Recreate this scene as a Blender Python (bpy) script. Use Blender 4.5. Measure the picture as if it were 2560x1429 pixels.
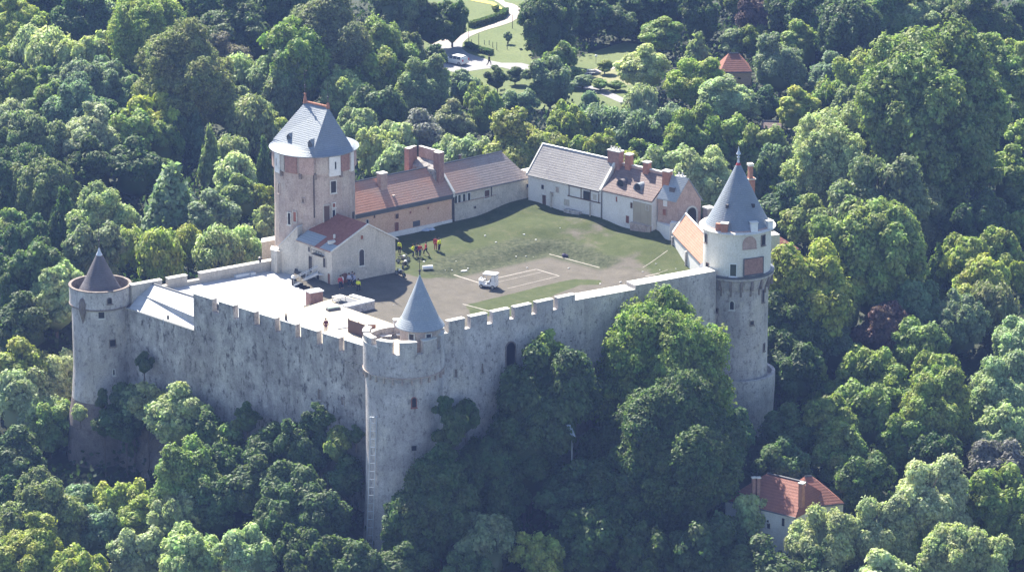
import bpy, bmesh, math, random
import numpy as np
from mathutils import Vector, Matrix, Euler
random.seed(7); np.random.seed(7)
for o in list(bpy.data.objects): bpy.data.objects.remove(o)
S = bpy.context.scene
COL = S.collection
R = math.radians

# ---------------------------------------------------------------- camera
PITCH = 17.0; DIST = 550.0; FPX = 11000.0            # long lens, focal length in 2560-wide pixels
cp, sp = math.cos(R(PITCH)), math.sin(R(PITCH))
CAMP = Vector((0, -DIST*cp, DIST*sp))
cam_d = bpy.data.cameras.new('camera'); cam = bpy.data.objects.new('camera', cam_d); COL.objects.link(cam)
cam_d.sensor_width = 36; cam_d.lens = 36*FPX/2560; cam_d.clip_start = 1; cam_d.clip_end = 20000
cam.location = CAMP; cam.rotation_euler = (R(90-PITCH), 0, 0)
S.camera = cam
def ray(px, py):
    u = (px-1280)/FPX; v = -(py-714.5)/FPX
    return Vector((u, cp+v*sp, -sp+v*cp))
def at(px, py, z=0.0):
    d = ray(px, py); k = (z-CAMP.z)/d.z
    return CAMP+d*k
def proj(p):
    q = Vector(p)-CAMP
    dep = q.y*cp-q.z*sp; up = q.y*sp+q.z*cp
    return 1280+q.x/dep*FPX, 714.5-up/dep*FPX, FPX/dep
def P2(px, py, z): v = at(px, py, z); return Vector((v.x, v.y))

# ---------------------------------------------------------------- world, sun, exposure
SUN = Vector((-0.42, 0.87, 1.0)).normalized()
W = bpy.data.worlds.new('World'); S.world = W; W.use_nodes = True
nt = W.node_tree; nt.nodes.clear()
sky = nt.nodes.new('ShaderNodeTexSky'); sky.sky_type = 'NISHITA'; sky.sun_disc = False
sky.sun_elevation = math.asin(SUN.z); sky.sun_rotation = math.atan2(SUN.x, SUN.y)
sky.air_density = 1.0; sky.dust_density = 0.6; sky.ozone_density = 1.3
bg = nt.nodes.new('ShaderNodeBackground'); bg.inputs[1].default_value = 0.078
ow = nt.nodes.new('ShaderNodeOutputWorld')
nt.links.new(sky.outputs[0], bg.inputs[0]); nt.links.new(bg.outputs[0], ow.inputs[0])
sd = bpy.data.lights.new('sun', 'SUN'); sd.energy = 5.0; sd.angle = R(0.53); sd.color = (1.0, 0.94, 0.82)
so = bpy.data.objects.new('sun', sd); COL.objects.link(so); so.rotation_euler = SUN.to_track_quat('Z', 'Y').to_euler()
so.location = (-100, 200, 250)
S.view_settings.view_transform = 'Standard'; S.view_settings.look = 'None'
S.view_settings.exposure = 1.72; S.view_settings.gamma = 1.0
S.render.engine = 'CYCLES'
S.cycles.max_bounces = 5; S.cycles.diffuse_bounces = 3; S.cycles.transmission_bounces = 3
S.cycles.volume_bounces = 0; S.cycles.transparent_max_bounces = 4

# ---------------------------------------------------------------- materials
def rgba(c): return (c[0], c[1], c[2], 1)
class NT:
    def __init__(s, name):
        s.m = bpy.data.materials.new(name); s.m.use_nodes = True; s.t = s.m.node_tree; s.t.nodes.clear()
        s.out = s.n('ShaderNodeOutputMaterial'); s.b = s.n('ShaderNodeBsdfPrincipled')
        s.l(s.b.outputs[0], s.out.inputs[0]); s.geo = s.n('ShaderNodeNewGeometry')
    def n(s, k, **kw):
        x = s.t.nodes.new(k)
        for a, v in kw.items(): setattr(x, a, v)
        return x
    def l(s, a, b): s.t.links.new(a, b)
    def noise(s, scale, detail=4, st=(1, 1, 1), rough=.55):
        mp = s.n('ShaderNodeMapping'); mp.inputs['Scale'].default_value = st
        s.l(s.geo.outputs['Position'], mp.inputs[0])
        x = s.n('ShaderNodeTexNoise'); x.inputs['Scale'].default_value = scale; x.inputs['Detail'].default_value = detail
        x.inputs['Roughness'].default_value = rough
        s.l(mp.outputs[0], x.inputs['Vector']); return x.outputs[0]
    def ramp(s, f, stops):
        r = s.n('ShaderNodeValToRGB'); e = r.color_ramp.elements
        while len(e) < len(stops): e.new(.5)
        for i, (p, c) in enumerate(stops): e[i].position = p; e[i].color = rgba(c) if not isinstance(c, (int, float)) else (c, c, c, 1)
        s.l(f, r.inputs[0]); return r.outputs[0]
    def mix(s, f, a, b, mode='MIX'):
        x = s.n('ShaderNodeMix', data_type='RGBA', blend_type=mode)
        for i, v in ((0, f), (6, a), (7, b)):
            if hasattr(v, 'links') or hasattr(v, 'is_linked'): s.l(v, x.inputs[i])
            else: x.inputs[i].default_value = v if i == 0 else rgba(v)
        return x.outputs[2]
    def done(s, col, rough=.85, bump=None, bs=.3, metal=0, spec=.3):
        if hasattr(col, 'is_linked'): s.l(col, s.b.inputs['Base Color'])
        else: s.b.inputs['Base Color'].default_value = rgba(col)
        s.b.inputs['Roughness'].default_value = rough; s.b.inputs['Metallic'].default_value = metal
        s.b.inputs['Specular IOR Level'].default_value = spec
        if bump is not None:
            x = s.n('ShaderNodeBump'); x.inputs['Strength'].default_value = bs; x.inputs['Distance'].default_value = .1
            s.l(bump, x.inputs['Height']); s.l(x.outputs[0], s.b.inputs['Normal'])
        return s.m
def mottled(name, a, b, sc=.5, dark=None, dk=.35, streak=None, sk=.4, rough=.88, bs=.35, fine=6, spec=.25, patch=None, pk=.5, psc=.25):
    s = NT(name)
    c = s.ramp(s.noise(sc, 6), [(.32, a), (.68, b)])
    if patch: c = s.mix(s.ramp(s.noise(psc, 5, rough=.65), [(.5, 0.0), (.62, pk)]), c, patch)
    if streak:
        c = s.mix(s.ramp(s.noise(1.1, 5, (1, 1, .16), .65), [(.48, 0.0), (.72, sk)]), c, streak)
        c = s.mix(s.ramp(s.noise(.09, 6, (1, 1, .8), .7), [(.46, 0.0), (.6, sk*.8)]), c, streak)
    f = s.noise(fine, 3, rough=.7)
    if dark: c = s.mix(s.ramp(s.noise(fine*.35, 5, (1, 1, .6), .7), [(.53, 0.0), (.66, dk)]), c, dark)
    c = s.mix(.35, c, s.ramp(f, [(.3, .25), (.7, .95)]), 'OVERLAY')
    return s.done(c, rough, f, bs, spec=spec)
def plain(name, c, rough=.6, metal=0, spec=.4, var=.12):
    s = NT(name); f = s.noise(3, 3)
    d = tuple(max(0, x*(1-var)) for x in c)
    return s.done(s.ramp(f, [(.3, d), (.7, c)]), rough, metal=metal, spec=spec)
def roofmat(name, a, b, row=3.2, patch=None, pk=.7, psc=.15, rough=.75, spec=.3, sc=1.2, bs=.6, speck=None):
    s = NT(name)
    c = s.ramp(s.noise(sc, 6, rough=.7), [(.3, a), (.7, b)])
    if patch: c = s.mix(s.ramp(s.noise(psc, 4), [(.42, 0.0), (.6, pk)]), c, patch)
    if speck: c = s.mix(s.ramp(s.noise(4.5, 4, rough=.75), [(.58, 0.0), (.68, .6)]), c, speck)
    sep = s.n('ShaderNodeSeparateXYZ'); s.l(s.geo.outputs['Position'], sep.inputs[0])
    mu = s.n('ShaderNodeMath', operation='MULTIPLY'); s.l(sep.outputs[2], mu.inputs[0]); mu.inputs[1].default_value = row*2*math.pi
    si = s.n('ShaderNodeMath', operation='SINE'); s.l(mu.outputs[0], si.inputs[0])
    f = s.noise(9, 3, rough=.7)
    ad = s.n('ShaderNodeMath', operation='MULTIPLY_ADD'); s.l(si.outputs[0], ad.inputs[0]); ad.inputs[1].default_value = .12; s.l(f, ad.inputs[2])
    c = s.mix(.3, c, s.ramp(ad.outputs[0], [(.25, .3), (.75, .9)]), 'OVERLAY')
    return s.done(c, rough, ad.outputs[0], bs, spec=spec)
M = {}
M['stone'] = mottled('grey_rubble_stone', (.26, .24, .23), (.54, .505, .47), .6, (.07, .06, .06), .9, (.20, .18, .17), .7, fine=4.2, patch=(.56, .52, .46), pk=.4, bs=.8)
M['stone2'] = mottled('rendered_grey_stone', (.39, .36, .35), (.57, .53, .505), .4, (.13, .115, .11), .7, (.25, .225, .215), .6, patch=(.62, .56, .45), pk=.4, bs=.6)
M['keep'] = mottled('weathered_beige_stone', (.34, .27, .235), (.46, .375, .32), .5, (.18, .135, .12), .45, (.26, .195, .165), .4, patch=(.60, .55, .46), pk=.45, psc=.18)
M['plaster'] = mottled('stained_cream_plaster', (.44, .405, .35), (.53, .49, .425), .35, (.27, .25, .22), .4, (.33, .31, .28), .6, bs=.3)
M['parapet'] = mottled('cream_grey_parapet', (.36, .33, .285), (.44, .40, .345), .4, (.24, .22, .19), .4, (.28, .26, .23), .4)
M['white'] = mottled('white_plaster', (.66, .64, .61), (.76, .74, .71), .4, (.45, .43, .40), .25, (.52, .50, .47), .35, bs=.2)
M['tower'] = mottled('pale_cream_plaster', (.60, .57, .50), (.70, .67, .60), .4, (.36, .34, .30), .2, (.46, .44, .39), .35, bs=.2)
M['peach'] = mottled('peach_render', (.58, .36, .255), (.64, .42, .30), .5, (.45, .30, .20), .2, (.50, .34, .23), .3, bs=.15)
M['brick'] = mottled('red_brick', (.24, .14, .115), (.33, .19, .155), 2.5, (.14, .085, .07), .3, fine=9)
M['brick_o'] = mottled('orange_brick', (.30, .135, .09), (.40, .19, .125), 2.5, (.18, .09, .06), .3, fine=9)
M['brick_p'] = mottled('mauve_brick', (.36, .25, .21), (.46, .33, .28), 1.5, (.22, .15, .13), .3, fine=8)
M['coping'] = mottled('pale_coping_stone', (.52, .50, .45), (.66, .63, .57), 1.0, (.33, .31, .28), .3)
M['slate'] = roofmat('blue_slate', (.155, .18, .22), (.22, .25, .30), 5, rough=.6, spec=.35, sc=.5, patch=(.20, .22, .23), pk=.5, bs=.8, speck=(.30, .32, .33))
M['slate_l'] = roofmat('light_slate', (.22, .25, .29), (.30, .33, .37), 5, rough=.55, spec=.4, sc=.6, patch=(.25, .265, .27), pk=.5, speck=(.38, .39, .39))
M['slate_d'] = roofmat('dark_slate', (.085, .075, .08), (.13, .115, .12), 5, rough=.6, sc=.8)
M['stone_tile'] = roofmat('lichened_grey_tiles', (.15, .14, .145), (.225, .21, .21), 4, speck=(.40, .385, .36), patch=(.27, .255, .245), pk=.5)
M['tile_o'] = roofmat('faded_orange_tiles', (.33, .16, .11), (.42, .21, .145), 4, patch=(.28, .235, .21), pk=.45, psc=.12, speck=(.42, .35, .29))
M['tile_g'] = roofmat('weathered_mixed_tiles', (.22, .18, .165), (.29, .24, .22), 4, patch=(.34, .19, .135), pk=.55, psc=.09, speck=(.46, .42, .38))
M['tile_b'] = roofmat('brown_tiles', (.135, .095, .085), (.195, .14, .125), 4, speck=(.29, .25, .22))
M['tile_r'] = roofmat('red_tiles', (.21, .085, .062), (.28, .115, .08), 4)
M['tile_k'] = roofmat('pinkish_orange_tiles', (.33, .165, .11), (.40, .215, .15), 4, bs=.4)
M['rust'] = mottled('rust_red_tiles', (.22, .085, .06), (.29, .12, .085), 2.0, fine=8)
M['membrane'] = mottled('white_roof_sheet', (.78, .78, .79), (.84, .84, .85), .25, (.62, .62, .64), .25, bs=.05, rough=.55)
M['paving'] = mottled('cream_paving', (.62, .56, .44), (.70, .64, .52), .3, (.44, .38, .31), .3, bs=.1)
def jointed(name, a, b, w, h, line, lk):
    s = NT(name); c = s.ramp(s.noise(.22, 6, rough=.65), [(.35, a), (.68, b)])
    mp = s.n('ShaderNodeMapping'); mp.inputs['Rotation'].default_value = (0, 0, .55); s.l(s.geo.outputs['Position'], mp.inputs[0])
    br = s.n('ShaderNodeTexBrick'); s.l(mp.outputs[0], br.inputs['Vector']); br.inputs['Scale'].default_value = 1; br.inputs['Mortar Size'].default_value = .03; br.inputs['Brick Width'].default_value = w; br.inputs['Row Height'].default_value = h
    br.inputs['Color1'].default_value = (0, 0, 0, 1); br.inputs['Color2'].default_value = (.12, .12, .12, 1); br.inputs['Mortar'].default_value = (lk, lk, lk, 1)
    c = s.mix(br.outputs[0], c, line); return s.done(c, .6, s.noise(3, 3), .05)
M['membrane'] = jointed('white_roof_sheet', (.38, .38, .39), (.56, .56, .57), 6.0, 1.6, (.28, .28, .29), .6)
M['paving'] = jointed('cream_paving', (.33, .285, .215), (.46, .405, .315), 1.2, 1.2, (.25, .22, .18), .6)
M['dark'] = plain('opening_shade', (.012, .012, .018), .4)  # near-black colour on flat panes stands in for the shade inside openings
M['glass'] = plain('dark_window_glass', (.03, .035, .05), .12, spec=.6)
M['wood'] = plain('dark_wood', (.10, .055, .04), .7)
M['woodr'] = plain('red_brown_wood', (.20, .075, .05), .7)
M['board'] = plain('brown_boards', (.12, .075, .06), .8)
M['metal'] = plain('grey_metal', (.40, .42, .45), .35, .6)
M['iron'] = plain('dark_iron', (.06, .055, .055), .5, .5)
M['lead'] = plain('dark_lead_flashing', (.10, .105, .12), .5, .2)
M['zinc'] = plain('pale_zinc', (.55, .58, .62), .4, .3)
M['wpaint'] = plain('white_paint', (.78, .78, .78), .4)
M['red'] = plain('red_paint', (.45, .05, .05), .5)
M['rock'] = mottled('reddish_rock', (.13, .105, .095), (.21, .175, .16), .5, (.065, .055, .05), .6, bs=1.2)
M['rim'] = mottled('rusty_stone_rim', (.15, .12, .105), (.24, .20, .175), 1.5, (.08, .06, .05), .5)
M['rubber'] = plain('black_rubber', (.02, .02, .02), .8)
M['solar'] = plain('pale_panel', (.55, .62, .72), .2, spec=.8)
def objcol(name, rough=.7):
    s = NT(name); oi = s.n('ShaderNodeObjectInfo'); return s.done(oi.outputs['Color'], rough)
M['cloth'] = objcol('dyed_cloth', .85)
M['skin'] = plain('skin', (.50, .30, .21), .6); M['hair'] = plain('dark_hair', (.04, .028, .02), .7)
def foliage():
    s = NT('foliage'); oi = s.n('ShaderNodeObjectInfo')
    tc = s.n('ShaderNodeTexCoord')
    x = s.n('ShaderNodeTexNoise'); x.inputs['Scale'].default_value = .55; x.inputs['Detail'].default_value = 3
    s.l(s.geo.outputs['Position'], x.inputs['Vector'])
    at_ = s.n('ShaderNodeAttribute', attribute_name='tone')
    hsv = s.n('ShaderNodeHueSaturation')
    mr = s.n('ShaderNodeMapRange'); s.l(at_.outputs['Fac'], mr.inputs[0]); mr.inputs[3].default_value = .5; mr.inputs[4].default_value = 1.6
    s.l(mr.outputs[0], hsv.inputs['Value']); s.l(oi.outputs['Color'], hsv.inputs['Color'])
    m2 = s.n('ShaderNodeMapRange'); s.l(x.outputs[0], m2.inputs[0]); m2.inputs[1].default_value = .3; m2.inputs[2].default_value = .7
    m2.inputs[3].default_value = .465; m2.inputs[4].default_value = .53; s.l(m2.outputs[0], hsv.inputs['Hue'])
    s.l(hsv.outputs[0], s.b.inputs['Base Color']); s.b.inputs['Roughness'].default_value = .6
    s.b.inputs['Specular IOR Level'].default_value = .25
    tr = s.n('ShaderNodeBsdfTranslucent')
    br = s.mix(1.0, hsv.outputs[0], (1.3, 1.45, .85), 'MULTIPLY'); s.l(br, tr.inputs[0])
    mx = s.n('ShaderNodeMixShader'); mx.inputs[0].default_value = .38
    s.l(s.b.outputs[0], mx.inputs[1]); s.l(tr.outputs[0], mx.inputs[2]); s.l(mx.outputs[0], s.out.inputs[0])
    return s.m
M['leaf'] = foliage()
M['bark'] = plain('bark', (.13, .10, .08), .9)

# ---------------------------------------------------------------- mesh builder and tagging
ROOTS = {}
class MB:
    def __init__(s): s.v = []; s.f = []; s.m = []
    def face(s, pts, mi=0):
        i = len(s.v); s.v += [tuple(p) for p in pts]; s.f.append(tuple(range(i, i+len(pts)))); s.m.append(mi); return s
    def mesh(s, vs, fs, mi=0):
        i = len(s.v); s.v += [tuple(p) for p in vs]
        for f in fs: s.f.append(tuple(i+k for k in f)); s.m.append(mi)
        return s
    def prism(s, poly, z0, z1, mi=0, mt=None):
        n = len(poly)
        a = sum(poly[i][0]*poly[(i+1) % n][1]-poly[(i+1) % n][0]*poly[i][1] for i in range(n))
        if a < 0: poly = poly[::-1]
        z0s = z0 if isinstance(z0, (list, tuple)) else [z0]*n; z1s = z1 if isinstance(z1, (list, tuple)) else [z1]*n
        vs = [(p[0], p[1], z0s[i]) for i, p in enumerate(poly)]+[(p[0], p[1], z1s[i]) for i, p in enumerate(poly)]
        s.mesh(vs, [(i, (i+1) % n, n+(i+1) % n, n+i) for i in range(n)]+[tuple(range(n-1, -1, -1))], mi)
        i0 = len(s.v)-2*n; s.f.append(tuple(i0+n+k for k in range(n))); s.m.append(mi if mt is None else mt)
        return s
    def box(s, c, size, rz=0, mi=0, mt=None):
        hx, hy = size[0]/2, size[1]/2; ca, sa = math.cos(rz), math.sin(rz)
        poly = [(c[0]+x*ca-y*sa, c[1]+x*sa+y*ca) for x, y in ((-hx, -hy), (hx, -hy), (hx, hy), (-hx, hy))]
        return s.prism(poly, c[2], c[2]+size[2], mi, mt)
    def seg(s, P, Q, a, b, o0, o1, z0, z1, mi=0, mt=None):
        # box along segment P->Q between distances a..b, offset o0..o1 to the left (back) side
        t = (Vector(Q[:2])-Vector(P[:2])).normalized(); n = Vector((-t.y, t.x)); P = Vector(P[:2])
        return s.prism([P+t*a+n*o0, P+t*b+n*o0, P+t*b+n*o1, P+t*a+n*o1], z0, z1, mi, mt)
    def lathe(s, c, prof, n=48, mi=0, a0=0, a1=360):
        full = abs(a1-a0) >= 360; k = n if full else n+1; base = len(s.v); vs = []
        for r, z in prof:
            for i in range(k):
                a = R(a0+(a1-a0)*i/n); vs.append((c[0]+r*math.cos(a), c[1]+r*math.sin(a), z))
        fs = []
        for j in range(len(prof)-1):
            for i in range(n):
                i2 = (i+1) % k; fs.append((j*k+i, j*k+i2, (j+1)*k+i2, (j+1)*k+i))
        return s.mesh(vs, fs, mi)
    def arc(s, c, r0, r1, z0, z1, a0, a1, n=6, mi=0, mt=None):
        A = [R(a0+(a1-a0)*i/n) for i in range(n+1)]
        poly = [(c[0]+r1*math.cos(a), c[1]+r1*math.sin(a)) for a in A]+[(c[0]+r0*math.cos(a), c[1]+r0*math.sin(a)) for a in A[::-1]]
        vs = [(x, y, z0) for x, y in poly]+[(x, y, z1) for x, y in poly]; N = len(poly)
        s.mesh(vs, [(i, (i+1) % N, N+(i+1) % N, N+i) for i in range(N)], mi)
        i0 = len(s.v)-2*N; m = n+1
        for i in range(n):
            s.f.append((i0+N+i, i0+N+i+1, i0+N+N-2-i, i0+N+N-1-i)); s.m.append(mi if mt is None else mt)
            s.f.append((i0+N-1-i, i0+N-2-i, i0+i+1, i0+i)); s.m.append(mi)
        return s
    def tube(s, pts, rad, n=6, mi=0):
        for a, b in zip(pts[:-1], pts[1:]):
            a = Vector(a); b = Vector(b); d = (b-a)
            if d.length < 1e-6: continue
            d.normalize(); u = d.orthogonal().normalized(); w = d.cross(u)
            ra, rb = rad if isinstance(rad, (tuple, list)) else (rad, rad)
            vs = [a+(u*math.cos(2*math.pi*i/n)+w*math.sin(2*math.pi*i/n))*ra for i in range(n)]+[b+(u*math.cos(2*math.pi*i/n)+w*math.sin(2*math.pi*i/n))*rb for i in range(n)]
            s.mesh(vs, [(i, (i+1) % n, n+(i+1) % n, n+i) for i in range(n)]+[tuple(range(n-1, -1, -1)), tuple(range(n, 2*n))], mi)
        return s
    def ball(s, c, r, n=8, mi=0, sz=1.0):
        return s.lathe(c, [(max(.001, r*math.sin(math.pi*i/n)), c[2]-r*sz*math.cos(math.pi*i/n)) for i in range(n+1)], 2*n, mi)
    def build(s, name, mats, parent=None, smooth=False, local=False):
        me = bpy.data.meshes.new(name)
        off = Vector((0, 0, 0))
        if parent is not None and not local:
            p = parent
            while p: off += Vector(p.location); p = p.parent
        me.from_pydata([(x-off.x, y-off.y, z-off.z) for x, y, z in s.v], [], s.f)
        if not isinstance(mats, (list, tuple)): mats = [mats]
        for m in mats: me.materials.append(M[m] if isinstance(m, str) else m)
        me.polygons.foreach_set('material_index', s.m)
        if smooth: me.polygons.foreach_set('use_smooth', [True]*len(s.f))
        me.update()
        o = bpy.data.objects.new(name, me); COL.objects.link(o)
        if parent is not None: o.parent = parent
        return o
def tag(o, label=None, cat=None, group=None, kind=None):
    if label: o['label'] = label
    if cat: o['category'] = cat
    if group: o['group'] = group
    if kind: o['kind'] = kind
    return o
def thing(name, loc, label, cat, group=None, rz=0):
    o = bpy.data.objects.new(name, None); COL.objects.link(o); o.location = loc; o.rotation_euler = (0, 0, rz)
    o.empty_display_size = .5
    return tag(o, label, cat, group)
def smooth01(a, b, x):
    t = min(1, max(0, (x-a)/(b-a))); return t*t*(3-2*t)
def facing(o0, p, n, w, h, arched=False, frame=.09, fm='coping', pm='dark', name='window', sill=True, proud=.03):
    """window or door on a wall: frame mesh and its pane as sub-part. p = centre on wall, n = outward 2D normal"""
    n = Vector((n[0], n[1], 0)).normalized(); t = Vector((-n.y, n.x, 0)); up = Vector((0, 0, 1)); p = Vector(p)
    def outline(hw, hh, top=0):
        pts = [(-hw, -hh), (hw, -hh)]
        if arched:
            for i in range(9):
                a = math.pi*i/8; pts.append((hw*math.cos(a), hh-hw+hw*math.sin(a)))
        else: pts += [(hw, hh), (-hw, hh)]
        return pts
    def V(x, z, d): return p+t*x+up*z+n*d
    fr = MB(); oi = outline(w/2, h/2); oo = outline(w/2+frame, h/2+frame)
    N = len(oi); d1 = proud+.06
    for i in range(N):
        j = (i+1) % N
        fr.face([V(*oo[i], d1), V(*oo[j], d1), V(*oi[j], d1), V(*oi[i], d1)])
        fr.face([V(*oo[i], -.05), V(*oo[j], -.05), V(*oo[j], d1), V(*oo[i], d1)])
        fr.face([V(*oi[i], d1), V(*oi[j], d1), V(*oi[j], proud-.02), V(*oi[i], proud-.02)])
    if sill:
        a = V(-w/2-frame-.08, -h/2-frame-.08, d1-.05)
        for (x0, x1, z0, z1, dd) in ((-w/2-frame-.08, w/2+frame+.08, -h/2-frame-.08, -h/2-frame+.005, d1+.08),):
            fr.face([V(x0, z0, dd), V(x1, z0, dd), V(x1, z1, dd), V(x0, z1, dd)])
            fr.face([V(x0, z1, dd), V(x1, z1, dd), V(x1, z1, 0), V(x0, z1, 0)])
    f = fr.build(name, fm, o0)
    pn = MB(); pn.face([V(x, z, proud) for x, z in oi])
    q = pn.build('pane' if name == 'window' else 'panel', pm, f)
    return f
# ---------------------------------------------------------------- terrain
GY = [(-3000, -700), (-400, -130), (-150, -58), (-100, -40), (-60, -27), (-36, -20), (-10, -16), (15, -12), (60, -12), (6000, -12)]
def g(x, y):
    for (a, za), (b, zb) in zip(GY[:-1], GY[1:]):
        if y <= b:
            t = (y-a)/(b-a); z = za+(zb-za)*max(0, t); break
    else: z = GY[-1][1]
    z -= 7.5*smooth01(-28, -50, x)*smooth01(-80, -50, y)*smooth01(25, 0, y) if y < 25 else 0
    if y < 70: z += (.9*math.sin(x*.11+y*.07)+.5*math.sin(x*.23-y*.17))*smooth01(75, 50, y)
    return z
def axis(lo, hi, fine0, fine1, st):
    v = list(np.arange(fine0, fine1+.1, st)); k = st; x = fine0
    while x > lo: k *= 1.5; x -= k; v.insert(0, max(x, lo))
    k = st; x = fine1
    while x < hi: k *= 1.5; x += k; v.append(min(x, hi))
    return v
X = axis(-3500, 3500, -110, 110, 4); Y = axis(-2500, 5500, -120, 240, 4)
mb = MB(); mb.v = [(x, y, g(x, y)) for y in Y for x in X]; nx = len(X)
mb.f = [(j*nx+i, j*nx+i+1, (j+1)*nx+i+1, (j+1)*nx+i) for j in range(len(Y)-1) for i in range(nx-1)]; mb.m = [0]*len(mb.f)
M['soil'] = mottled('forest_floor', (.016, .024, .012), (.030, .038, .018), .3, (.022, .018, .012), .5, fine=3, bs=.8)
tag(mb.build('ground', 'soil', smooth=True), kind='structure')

def grnd(px, py):
    z = -12
    for _ in range(30):
        p = at(px, py, z); z = .5*z+.5*g(p.x, p.y)
    p = at(px, py, z); return Vector((p.x, p.y, g(p.x, p.y)))

# ---------------------------------------------------------------- castle key points
F = P2(1009, 826, 6.0); RT = P2(1842, 668, 5.0); LT = P2(250, 708, .6); KP = P2(789, 648, 0); BC = P2(1320, 500, 2.2)
WL0 = P2(905, 862, 2.7); WL1 = P2(483, 733, 2.7); WLL = P2(300, 765, -2.05)
WR0 = P2(1112, 805, 6.0); WR1 = P2(1438, 735, 6.0); WR2 = P2(1770, 683, 5.6)
for nme, p in (('F', F), ('R', RT), ('L', LT), ('K', KP), ('B', BC), ('WL0', WL0), ('WL1', WL1), ('WLL', WLL), ('WR0', WR0), ('WR1', WR1), ('WR2', WR2)): print(nme, [round(c, 1) for c in p])

# ---------------------------------------------------------------- courtyard
CTRL = [(893, 600, .8), (990, 593, .9), (1130, 557, 1.2), (1320, 500, 2.2), (1480, 540, 2.1), (1641, 576, 2.0), (1674, 597, 1.2), (1735, 680, .5),
        (1000, 622, .6), (1100, 612, .8), (1350, 560, 1.7), (1600, 600, 1.3), (985, 650, .15), (1240, 650, .8), (1330, 612, .9), (1372, 620, .8), (1430, 622, .8), (1510, 648, .8),
        (1133, 695, 0), (1372, 645, 0), (1498, 675, 0), (1240, 720, 0), (1400, 700, 0), (1600, 720, 0), (1000, 750, 0), (1100, 850, 0), (900, 730, 0), (850, 780, 0), (1600, 680, .3), (1300, 668, 0), (1200, 690, 0), (1110, 672, .4)]
CP = np.array([[*at(a, b, z)[:2], z] for a, b, z in CTRL])
court = [P2(1125, 690, 0), P2(1372, 635, 0), P2(1510, 671, 0), P2(1560, 760, 0), P2(1100, 860, 0)]
def inpoly(p, poly):
    c = False; n = len(poly); x, y = p[0], p[1]
    for i in range(n):
        x1, y1 = poly[i]; x2, y2 = poly[i-1]
        if (y1 > y) != (y2 > y) and x < (x2-x1)*(y-y1)/(y2-y1)+x1: c = not c
    return c
def pd(p, poly):   # signed distance-ish: >0 inside
    best = 1e9
    for i in range(len(poly)):
        a = poly[i-1]; b = poly[i]; ab = b-a; t = max(0, min(1, (p-a).dot(ab)/ab.dot(ab))); best = min(best, (p-a-ab*t).length)
    return best if inpoly(p, poly) else -best
def hyard(x, y):
    if inpoly((x, y), court): return 0.0
    d = np.hypot(CP[:, 0]-x, CP[:, 1]-y)+.6; w = d**-3.2
    return float((w*CP[:, 2]).sum()/w.sum())*smooth01(0, 3.2, -pd(Vector((x, y)), court))
yard = [Vector(F), Vector(RT), P2(1757, 600, 2), P2(1700, 540, 2), P2(1335, 475, 2), P2(1110, 530, 1), P2(893, 570, 1), Vector(KP), P2(600, 700, 1.5), Vector(WL1)]
dirt = [P2(a, b, 0) for a, b in ((985, 682), (1060, 700), (1133, 690), (1372, 636), (1498, 668), (1620, 690), (1700, 720), (1100, 990), (780, 850), (720, 700), (735, 660), (850, 650))]
strip = [P2(a, b, 0) for a, b in ((1165, 762), (1400, 704), (1440, 697), (1505, 700), (1500, 712), (1450, 712), (1390, 735), (1290, 790), (1180, 790))]
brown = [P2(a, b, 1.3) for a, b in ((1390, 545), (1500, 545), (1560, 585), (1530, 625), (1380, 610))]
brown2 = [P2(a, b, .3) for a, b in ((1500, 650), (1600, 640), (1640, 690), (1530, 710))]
bank = [P2(a, b, .7) for a, b in ((1040, 672), (1060, 650), (1290, 598), (1340, 600), (1420, 600), (1560, 650), (1500, 662), (1372, 630), (1133, 684))]
wpoly = [P2(483, 900, -.6), P2(700, 850, -.6), P2(762, 775, -.6), P2(804, 762, -.6), P2(770, 729, -.6), P2(733, 712, -.6), P2(743, 684, -.6), P2(770, 640, -.6), P2(300, 640, -.6), P2(200, 800, -.6)]
st = .45; xs = np.arange(-45, 36, st); ys = np.arange(-42, 42, st)
vid = {}; mb = MB(); att = []; attb = []
def vt(i, j):
    if (i, j) not in vid:
        p = Vector((xs[i], ys[j])); vid[i, j] = len(mb.v); mb.v.append((p.x, p.y, hyard(p.x, p.y)))
        gr = 1-smooth01(-1.2, 1.2, pd(p, dirt)); gr = max(gr, smooth01(-.3, .3, pd(p, strip)))
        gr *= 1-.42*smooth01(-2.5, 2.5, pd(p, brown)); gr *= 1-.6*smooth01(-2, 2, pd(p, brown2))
        att.append(gr); attb.append(smooth01(-.6, .8, pd(p, bank)))
    return vid[i, j]
for i in range(len(xs)-1):
    for j in range(len(ys)-1):
        if inpoly((xs[i]+st/2, ys[j]+st/2), yard) and not inpoly((xs[i]+st/2, ys[j]+st/2), wpoly):
            mb.f.append((vt(i, j), vt(i+1, j), vt(i+1, j+1), vt(i, j+1))); mb.m.append(0)
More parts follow.
